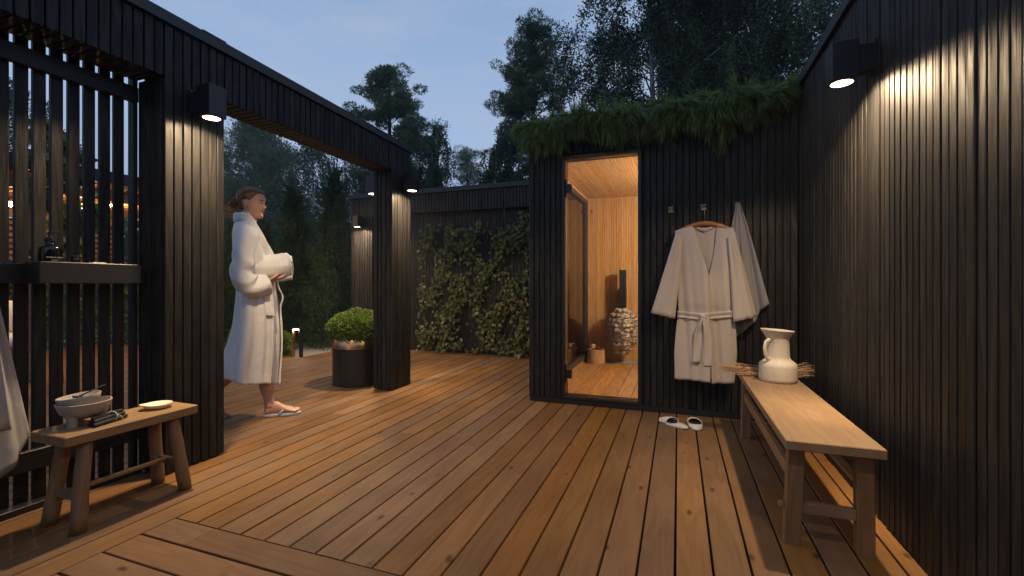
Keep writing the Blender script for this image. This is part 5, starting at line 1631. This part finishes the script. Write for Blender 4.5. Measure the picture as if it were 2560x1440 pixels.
pine(T(1172, 30), 9.9, 2.0, 0.35, 'small hazy pine far off between the fence trees', 34, 40, mat='needle2', gap=0.12)
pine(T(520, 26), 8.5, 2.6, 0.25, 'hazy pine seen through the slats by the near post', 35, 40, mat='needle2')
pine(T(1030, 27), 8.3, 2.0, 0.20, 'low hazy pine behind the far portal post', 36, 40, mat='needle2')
birch(T(790, 19), 7.6, 2.1, 0.12, 'weeping birch behind the two tall thujas', 41, 60, 0.085, 60, 1.1, 'paleleaf')
birch(T(905, 21), 7.6, 2.1, 0.15, 'airy weeping birch under the far end of the beam', 42, 50, 0.085, 50, 1.2, 'paleleaf')
birch(T(706, 17), 5.6, 1.6, 0.10, 'smaller drooping birch right behind the walking woman', 43, 46, 0.08, 60, 1.0, 'paleleaf')
birch(T(1082, 18), 7.6, 1.15, 0.10, 'slim leafy tree above the back fence', 44, 70, 0.075, 60, 0.8, 'dkleaf', 'bark', 'leafy_tree', 'tree', 'leafy trees behind the fences')
birch(T(1275, 12.5), 5.4, 1.15, 0.10, 'leafy tree crowding the left corner of the sauna roof', 45, 60, 0.07, 60, 0.9, 'dkleaf', 'bark', 'leafy_tree', 'tree', 'leafy trees behind the fences')
birch(T(1905, 9.6), 10.5, 2.1, 0.30, 'big birch with white trunk right above the sauna roof', 46, 115, 0.056, 140, 0.62, tr=0.0105)
birch(T(1640, 10.2), 10.8, 2.1, 0.27, 'dark birch crown over the middle of the sauna roof', 47, 130, 0.056, 145, 0.7, tr=0.008)
birch(T(1790, 12.5), 11.5, 2.3, 0.22, 'denser birch filling the gap between two nearer birches', 48, 115, 0.062, 130, 0.8, tr=0.009)
birch(T(2080, 12.0), 10.5, 2.2, 0.25, 'birch peeking over the top of the right wall', 49, 70, 0.07, 70, 0.9, tr=0.009)
birch(T(60, 14), 7.5, 2.0, 0.15, 'birch behind the pergola seen through the slat fence', 50, 60, 0.075, 60, 1.0)
birch(T(790, 13), 2.5, 1.5, 0.05, 'dark bushy tree filling the gap behind the thujas', 51, 60, 0.08, 80, 0.5, 'dkleaf', 'bark', 'leafy_tree', 'tree', 'leafy trees behind the fences')
birch(T(650, 13), 2.8, 1.5, 0.05, 'dark bushy tree behind the shoulder of the woman', 52, 60, 0.08, 80, 0.5, 'dkleaf', 'bark', 'leafy_tree', 'tree', 'leafy trees behind the fences')
birch(T(980, 13), 3.4, 1.7, 0.05, 'dark bushy tree behind the left end of the back fence', 53, 60, 0.08, 80, 0.5, 'dkleaf', 'bark', 'leafy_tree', 'tree', 'leafy trees behind the fences')
# far wood that closes the horizon
Cs = []
for i in range(150):
    u = rng.uniform(-2400, 3600); 
    d = rng.uniform(30, 42)
    a = (u - 1280) / 1137.8
    x, y = at(u, d)
    h = rng.uniform(4.0, 6.6); n = 420
    p = rng.normal(size=(n, 3)) * np.array([1.5, 1.5, 0]) + np.array([x, y, 0]); p[:, 2] = h * rng.random(n) ** 0.8 - 0.4
    sh = 1 - np.clip(p[:, 2] / h, 0, 1) * 0.75
    p[:, :2] = (p[:, :2] - [x, y]) * sh[:, None] + [x, y]
    Cs.append(p)
for ring_a in np.linspace(0, 2 * PI, 140):       # the wood goes on round the garden, also behind the camera
    x, y = 36 * math.cos(ring_a), 36 * math.sin(ring_a) + 4
    h = rng.uniform(4.5, 7.0); n = 160
    p = rng.normal(size=(n, 3)) * np.array([1.6, 1.6, 0]) + np.array([x, y, 0]); p[:, 2] = h * rng.random(n) - 0.4
    Cs.append(p)
C = np.concatenate(Cs)
V, F = leaf_quads(C, rng.normal(size=C.shape) + np.array([0, 0, 0.6]), 0.55 * (0.5 + rng.random(len(C))), 0.4)
o = inst('far_woods', np_mesh('far_woods', V, F, M['dkleaf'])); tag(o, 'dark wood closing the horizon behind the garden', 'woods', None, 'stuff')

# grass tufts by the thujas
C = np.column_stack([rng.uniform(-9, -4.9, 9000), rng.uniform(5.2, 9.0, 9000), np.full(9000, -0.11)])
keep = ~((C[:, 1] < 5.9) & (C[:, 0] > -5.9)); C = C[keep]
V, F = leaf_quads(C, rng.normal(size=C.shape) * 0.35 + np.array([0, 0, 1.0]), 0.14 * (0.5 + rng.random(len(C))), 0.008)
o = inst('grass', np_mesh('grass', V, F, M['grassdk'])); tag(o, 'dark grass under the thujas', 'grass', None, 'stuff')

# ------------------------------------------------------------------ roof plants
def hang_z(x):
    return float(np.interp(x, [-1.25, -1.13, -0.95, -0.78, -0.66, -0.50, -0.33, -0.20, -0.08, 0.04, 0.12, 0.24, 0.30, 0.36, 0.48, 0.62, 0.74],
                           [2.12, 2.07, 2.04, 2.20, 2.13, 2.10, 2.08, 2.05, 2.06, 2.17, 2.15, 1.93, 1.92, 2.22, 2.12, 2.16, 2.22]))
plants_x = np.linspace(-1.13, 0.70, 15)
TL = ['trailing plant hanging over the free left corner of the sauna roof', 'trailing plant just right of the sauna roof corner', 'trailing plant above the hinge side of the sauna door frame', 'trailing plant over the left half of the sauna doorway',
      'trailing plant over the middle of the sauna doorway', 'trailing plant with bright tips over the right half of the doorway', 'trailing plant above the right jamb of the sauna door', 'trailing plant between the door jamb and the first hook',
      'trailing plant straight above the bare first hook', 'trailing plant between the first and second hooks', 'trailing plant above the hanger of the beige robe', 'longest trailing plant hanging lowest left of the grey towel',
      'trailing plant above the hook of the grey towel', 'trailing plant above the jug on the bench', 'trailing plant in the corner where roof meets the right wall']
for pi_, xx in enumerate(plants_x):
    yroot = YS + 0.12 + random.uniform(-0.03, 0.06)
    t = empty('trailing_plant', (xx, yroot, 2.372), 0, TL[pi_], 'trailing plant', 'trailing plants along the sauna roof edge')
    Cs, Ds, Ls = [], [], []
    st = MB()
    nspr = 40
    for s in range(nspr):
        dx = rng.normal() * 0.075
        front = s < 29
        zend = hang_z(xx + dx) - 2.372 + abs(rng.normal()) * 0.09
        if front:
            yo = -(0.155 + rng.uniform(0.0, 0.10)) 
            f_ = 0.08 + 0.92 * rng.random() ** 0.8
            zt = zend * f_
            p0 = np.array([dx * 0.3, 0, 0.0]); p1 = np.array([dx * 0.8, yo * 0.55, 0.075 + rng.uniform(0, 0.04)]); p2 = np.array([dx * 1.2, yo, 0.0 - 0.05 * f_]); p3 = np.array([dx * 1.35 + rng.normal() * 0.02, yo - 0.015, zt])
        else:
            yo = rng.uniform(-0.12, 0.35)
            p0 = np.array([dx * 0.3, yo * .3, 0.0]); p1 = np.array([dx * .8, yo * 0.6, 0.07]); p2 = np.array([dx * 1.3, yo, 0.09]); p3 = np.array([dx * 1.8, yo * 1.2, 0.05])
        q = np.linspace(0, 1, 6)[:, None]
        curve = (1 - q) ** 3 * p0 + 3 * (1 - q) ** 2 * q * p1 + 3 * (1 - q) * q * q * p2 + q ** 3 * p3
        st.tube(curve, [0.0028, 0.0025, 0.002, 0.0016, 0.0012, 0.0008], 4)
        n = 95
        q = 0.50 + 0.5 * rng.random((n, 1)) ** 0.8
        pos = (1 - q) ** 3 * p0 + 3 * (1 - q) ** 2 * q * p1 + 3 * (1 - q) * q * q * p2 + q ** 3 * p3
        tan = 3 * (1 - q) ** 2 * (p1 - p0) + 6 * (1 - q) * q * (p2 - p1) + 3 * q * q * (p3 - p2)
        tan = norm(tan)
        side = norm(rng.normal(size=(n, 3)))
        Cs.append(pos); Ds.append(tan * 0.95 + side * 0.42 + np.array([0, 0, -0.18])); Ls.append(0.065 + 0.065 * rng.random(n))
    C = np.concatenate(Cs); D = np.concatenate(Ds); L_ = np.concatenate(Ls)
    V, F = leaf_quads(C, D, L_, 0.0055)
    inst('needles', np_mesh('needles', V, F, M['trail']), (0, 0, 0), t)
    st.build('stem', M['vinestem'], t, False)
b = MB(); b.box(XL + 0.035, XR - 0.03, YS + 0.035, 5.80, 2.3605, 2.372); b.build('roof_soil', M['soil'], sauna)
C = np.column_stack([rng.uniform(XL, XR - 0.05, 9000), rng.uniform(YS + 0.12, 5.7, 9000), np.full(9000, 2.372)])
V, F = leaf_quads(C, rng.normal(size=C.shape) * 0.55 + np.array([0, -0.1, 0.7]), 0.11 * (0.5 + rng.random(len(C))), 0.005)
o = inst('roof_grass', np_mesh('roof_grass', V, F, M['trail'])); tag(o, 'fine green growth covering the sauna roof', 'roof planting', None, 'stuff')

# ------------------------------------------------------------------ vine on the back fence
vine = empty('climbing_vine', (-2.6, YB + 0.06, 0), 0, 'leafy climbing vine spread over the dark back fence', 'vine')
def heart(L, mat, nm='leaf'):
    pts = [(0, 0), (0.28, 0.13), (0.47, -0.06), (0.42, -0.36), (0.20, -0.72), (0, -1.0), (-0.20, -0.72), (-0.42, -0.36), (-0.47, -0.06), (-0.28, 0.13)]
    vs = [(x * L, -0.10 * L * (1 - abs(x) * 1.6) + 0.05 * L * (z ** 2) * -1, z * L) for x, z in pts] + [(0, -0.12 * L, -0.35 * L)]
    fs = [(i, (i + 1) % 10, 10) for i in range(10)]
    me = MB().add(vs, fs).mesh(nm, mat)
    return me
hearts = [heart(1.0, M[k_]) for k_ in ('ivy1', 'ivy3', 'ivy2', 'ivy1', 'ivy3', 'ivy4')]
def vine_density(x, z):
    """x along the fence (world), z height"""
    top = np.interp(x, [-3.55, -3.35, -3.1, -2.9, -2.7, -2.5, -2.3, -2.1, -1.97], [1.80, 1.86, 1.88, 1.82, 1.80, 1.86, 1.74, 1.92, 2.02])
    if z > top + 0.06 * math.sin(40 * x): return 0
    d = 1.0
    for cx, cz, rx, rz_ in ((-2.80, 0.34, 0.16, 0.27), (-2.83, 0.62, 0.09, 0.10), (-3.42, 0.55, 0.08, 0.14), (-2.10, 1.28, 0.14, 0.20), (-2.20, 0.40, 0.10, 0.10), (-2.95, 1.22, 0.14, 0.07), (-3.45, 1.2, 0.08, 0.25), (-2.5, 1.45, 0.10, 0.16), (-2.42, 1.05, 0.07, 0.10)):
        if ((x - cx) / rx) ** 2 + ((z - cz) / rz_) ** 2 < 1: d = 0.05
    n_ = math.sin(9 * x + 2) * math.sin(8 * z + 1) + 0.6 * math.sin(17 * x - 5 * z)
    return d * np.clip(0.64 + 0.52 * n_, 0.08, 1)
cnt = 0
rest_V, rest_F = [], []; kv = 0
hv = np.array([v.co[:] for v in hearts[0].vertices]); hf = np.array([[p.vertices[0], p.vertices[1], p.vertices[2]] for p in hearts[0].polygons])
while cnt < 4700:
    x = rng.uniform(-3.60, -1.25); z = rng.uniform(0.04, 2.0)
    if rng.random() > vine_density(max(x, -3.55), z) if x < -1.95 else rng.random() > 0.5: continue
    s = 0.043 * (0.6 + 0.75 * rng.random())
    y = -rng.random() ** 1.6 * 0.15 - 0.02
    e = (rng.normal() * 0.45 - 0.15, rng.normal() * 0.5, rng.normal() * 0.75)
    if cnt < 296 and x < -1.93:
        inst('leaf', hearts[cnt % 6], (x + 2.6, y - 0.02, z), vine, e, (s * 1.15, s * 1.15, s * 1.15))
    else:
        Mx = Matrix.Rotation(e[2], 3, 'Z') @ Matrix.Rotation(e[1], 3, 'Y') @ Matrix.Rotation(e[0], 3, 'X')
        rest_V.append((hv * s) @ np.array(Mx).T + np.array([x + 2.6, y, z])); rest_F.append(hf + kv); kv += len(hv)
    cnt += 1
o = inst('foliage', np_mesh('foliage', np.concatenate(rest_V), np.concatenate(rest_F), M['ivy']), (0, 0, 0), vine); o['kind'] = 'stuff'
stm = MB()
rs = random.Random(9)
for x0 in (-3.45, -3.15, -2.62, -2.25, -2.0, -1.6):
    for k_ in range(4):
        p = Vector((x0 + 2.6, -0.03, 0.0)); pts = [p.copy()]
        dx = rs.uniform(-0.5, 0.5)
        nst = rs.randint(7, 13)
        for s in range(nst):
            p = p + Vector((dx * 0.10 + rs.gauss(0, 0.035), rs.gauss(0, 0.008), 0.135))
            p.y = min(-0.012, max(-0.10, p.y)); pts.append(p.copy())
        stm.tube(pts, [lerp(0.0042, 0.0010, i_ / nst) for i_ in range(nst + 1)], 5)
for k_ in range(10):
    x0 = -2.28 + 2.6; a = rs.uniform(0.1, 3.0)
    stm.tube([(x0, -0.05, 0.02), (x0 + 0.12 * math.cos(a), -0.08, 0.10 * math.sin(a) + 0.05), (x0 + 0.26 * math.cos(a) , -0.07, 0.2 * math.sin(a) + 0.03)], [0.004, 0.003, 0.0012], 5)
stm.build('stem', M['vinestem'], vine, True)

# ================================================================== PERGOLA LOUNGE (seen through the slats)
per = empty('pergola', (-7.6, 2.6, 0), 0, 'wooden pergola with slatted roof and warm light behind the slat fence', 'pergola')
PX0, PX1, PY0, PY1 = -1.6, 1.35, -3.4, 2.45
for x_ in (PX0 + 0.08, PX1 - 0.08):
    for y_ in (PY0 + 0.1, PY1 - 2.3):
        mb = MB(); mb.cbox(x_ - 0.05, x_ + 0.05, y_ - 0.05, y_ + 0.05, 0.0, 1.98, 0.004); mb.build('post', M['perg'], per)
for x_ in (PX0 + 0.08, PX1 - 0.08):
    mb = MB(); mb.cbox(x_ - 0.03, x_ + 0.03, PY0, PY1, 1.98, 2.10, 0.004); mb.build('beam', M['perg'], per)
y_ = PY0 + 0.05
mj = MB().cbox(PX0, PX1 + 0.05, -0.016, 0.016, 0, 0.06, 0.002).mesh('roof_slat', M['perg'])
while y_ < PY1:
    inst('roof_slat', mj, (0, y_, 2.1005), per); y_ += 0.14
mb = MB(); mb.cbox(PX0 - 0.05, PX1 + 0.09, PY0 - 0.05, PY1 - 0.6, 2.164, 2.30, 0.004); mb.build('roof', M['cap'], per)
# slatted back screen of the pergola
ms = MB().cbox(-0.008, 0.008, PY0, PY1, 0, 0.05, 0.002).mesh('screen_slat', M['perg'])
for k_ in range(7): inst('screen_slat', ms, (PX0 + 0.02, 0, 1.35 + 0.088 * k_), per)
# string of bulbs
def bulb(loc, label, power=2.0):
    t = empty('light_bulb', loc, 0, label, 'light bulb', 'festoon bulbs under the pergola roof')
    mb = MB(); mb.lathe([(0.012, 0.028), (0.014, 0.03), (0.014, 0.06), (0.008, 0.064)], 12); mb.build('socket', M['metal'], t)
    mb = MB(); mb.lathe([(0.001, -0.032), (0.014, -0.028), (0.022, -0.012), (0.022, 0.004), (0.013, 0.0275), (0.012, 0.0278)], 16); mb.build('globe', M['bulb'], t, True)
    ld = bpy.data.lights.new('bulb_light', 'POINT'); ld.energy = power; ld.color = (1.0, 0.62, 0.30); ld.shadow_soft_size = 0.024
    lo = bpy.data.objects.new('bulb_light', ld); lo.location = (0, 0, -0.06); link(lo, t)
labs = ['glowing bulb second from the near end of the string', 'glowing bulb third along the string under the pergola', 'glowing bulb at the far end of the pergola string', 'glowing bulb at the near end of the pergola string']
bp_ = []
for (u, d, v), lab in zip(((120, 5.0, 484), (203, 5.6, 515), (276, 6.3, 509), (26, 5.3, 510)), labs):
    x, y_ = at(u, d); z = 1 + (710 - v) * d / 1137.8
    bulb((x, y_, z), lab, 26.0); bp_.append((x, y_, z + 0.062))
wr_ = MB()
order = [bp_[3], bp_[0], bp_[1], bp_[2]]
for a, b_ in zip(order[:-1], order[1:]):
    A_, B_ = Vector(a), Vector(b_); mdl = (A_ + B_) / 2 - Vector((0, 0, 0.05)); wr_.tube([A_, mdl, B_], 0.005, 5)
wr_.tube([Vector(order[0]), Vector(order[0]) + Vector((-0.4, -0.8, 0.2))], 0.005, 5)
wr_.tube([Vector(order[-1]), Vector((-6.33, 4.9, 2.0))], 0.005, 5)
o = wr_.build('bulb_cable', M['metal']); tag(o, 'thin black cable carrying the festoon bulbs', 'cable')
# hedge behind the lounge
hd = empty('hedge', (-9.4, 3.2, -0.1), 0, 'yellow green clipped hedge lit by the bulbs behind the pergola', 'hedge')
n = 30000
C = np.column_stack([rng.normal(0, 0.32, n), rng.uniform(-4.5, 4.2, n), rng.random(n) * 1.45])
C[:, 2] += 0.08 * np.sin(C[:, 1] * 5)
V, F = leaf_quads(C, rng.normal(size=C.shape) + np.array([0.5, 0, 0.4]), 0.07 * (0.6 + 0.7 * rng.random(n)), 0.045)
inst('foliage', np_mesh('foliage', V, F, M['hedge']), (0, 0, 0), hd)
mb = MB()
for k_ in range(9): mb.tube([(0, -4 + k_, 0), (0, -4 + k_ + 0.1, 0.9)], [0.03, 0.012], 6)
mb.build('stem', M['bark'], hd)
# lounge chair under the pergola
lc = empty('lounge_chair', (-7.35, 2.75, 0.0), R(70), 'white cushioned lounge chair under the pergola behind the slats', 'chair')
mb = MB(); mb.cbox(-0.36, 0.36, -0.36, 0.36, 0.28, 0.42, 0.03); mb.build('seat_cushion', M['cushion'], lc, auto=50)
mb = MB(); mb.cbox(-0.36, 0.36, 0.24, 0.38, 0.42, 0.80, 0.03); mb.build('back_cushion', M['cushion'], lc, auto=50)
mb = MB(); mb.cbox(-0.40, -0.365, -0.38, 0.38, 0.50, 0.54, 0.004); mb.cbox(0.365, 0.40, -0.38, 0.38, 0.50, 0.54, 0.004); mb.build('armrest', M['perg'], lc)
for sx in (-1, 1):
    for sy in (-1, 1):
        mb = MB(); mb.cbox(sx * 0.38 - 0.018, sx * 0.38 + 0.018, sy * 0.36 - 0.018, sy * 0.36 + 0.018, 0.0, 0.498, 0.003); mb.build('leg', M['perg'], lc)
mb = MB(); mb.cbox(-0.36, 0.36, -0.355, 0.355, 0.235, 0.2785, 0.004); mb.build('frame', M['perg'], lc)
# small garden tree with yellow green leaves by the pergola
birch(T(150, 4.6, -0.1), 2.75, 0.42, 0.45, 'young yellow green leaved tree between slat fence and pergola', 61, 22, 0.11, 7, 0.4, 'yleaf', 'bark', 'young_tree', 'tree', None)

# ================================================================== HAZE
hz = MB(); hz.box(-60, 60, -50, 60, -1.35, 13.5)
hm, hn, hl, hbs = new_mat('haze_air')
hn.remove(hbs)
pv = hn.new('ShaderNodeVolumePrincipled'); pv.inputs['Color'].default_value = (0.75, 0.85, 1.0, 1); pv.inputs['Density'].default_value = HAZE; pv.inputs['Anisotropy'].default_value = 0.2
hl.new(pv.outputs[0], hn['Material Output'].inputs['Volume'])
ho_ = hz.build('haze', hm); tag(ho_, 'thin blue evening haze over the garden', 'haze', None, 'stuff')
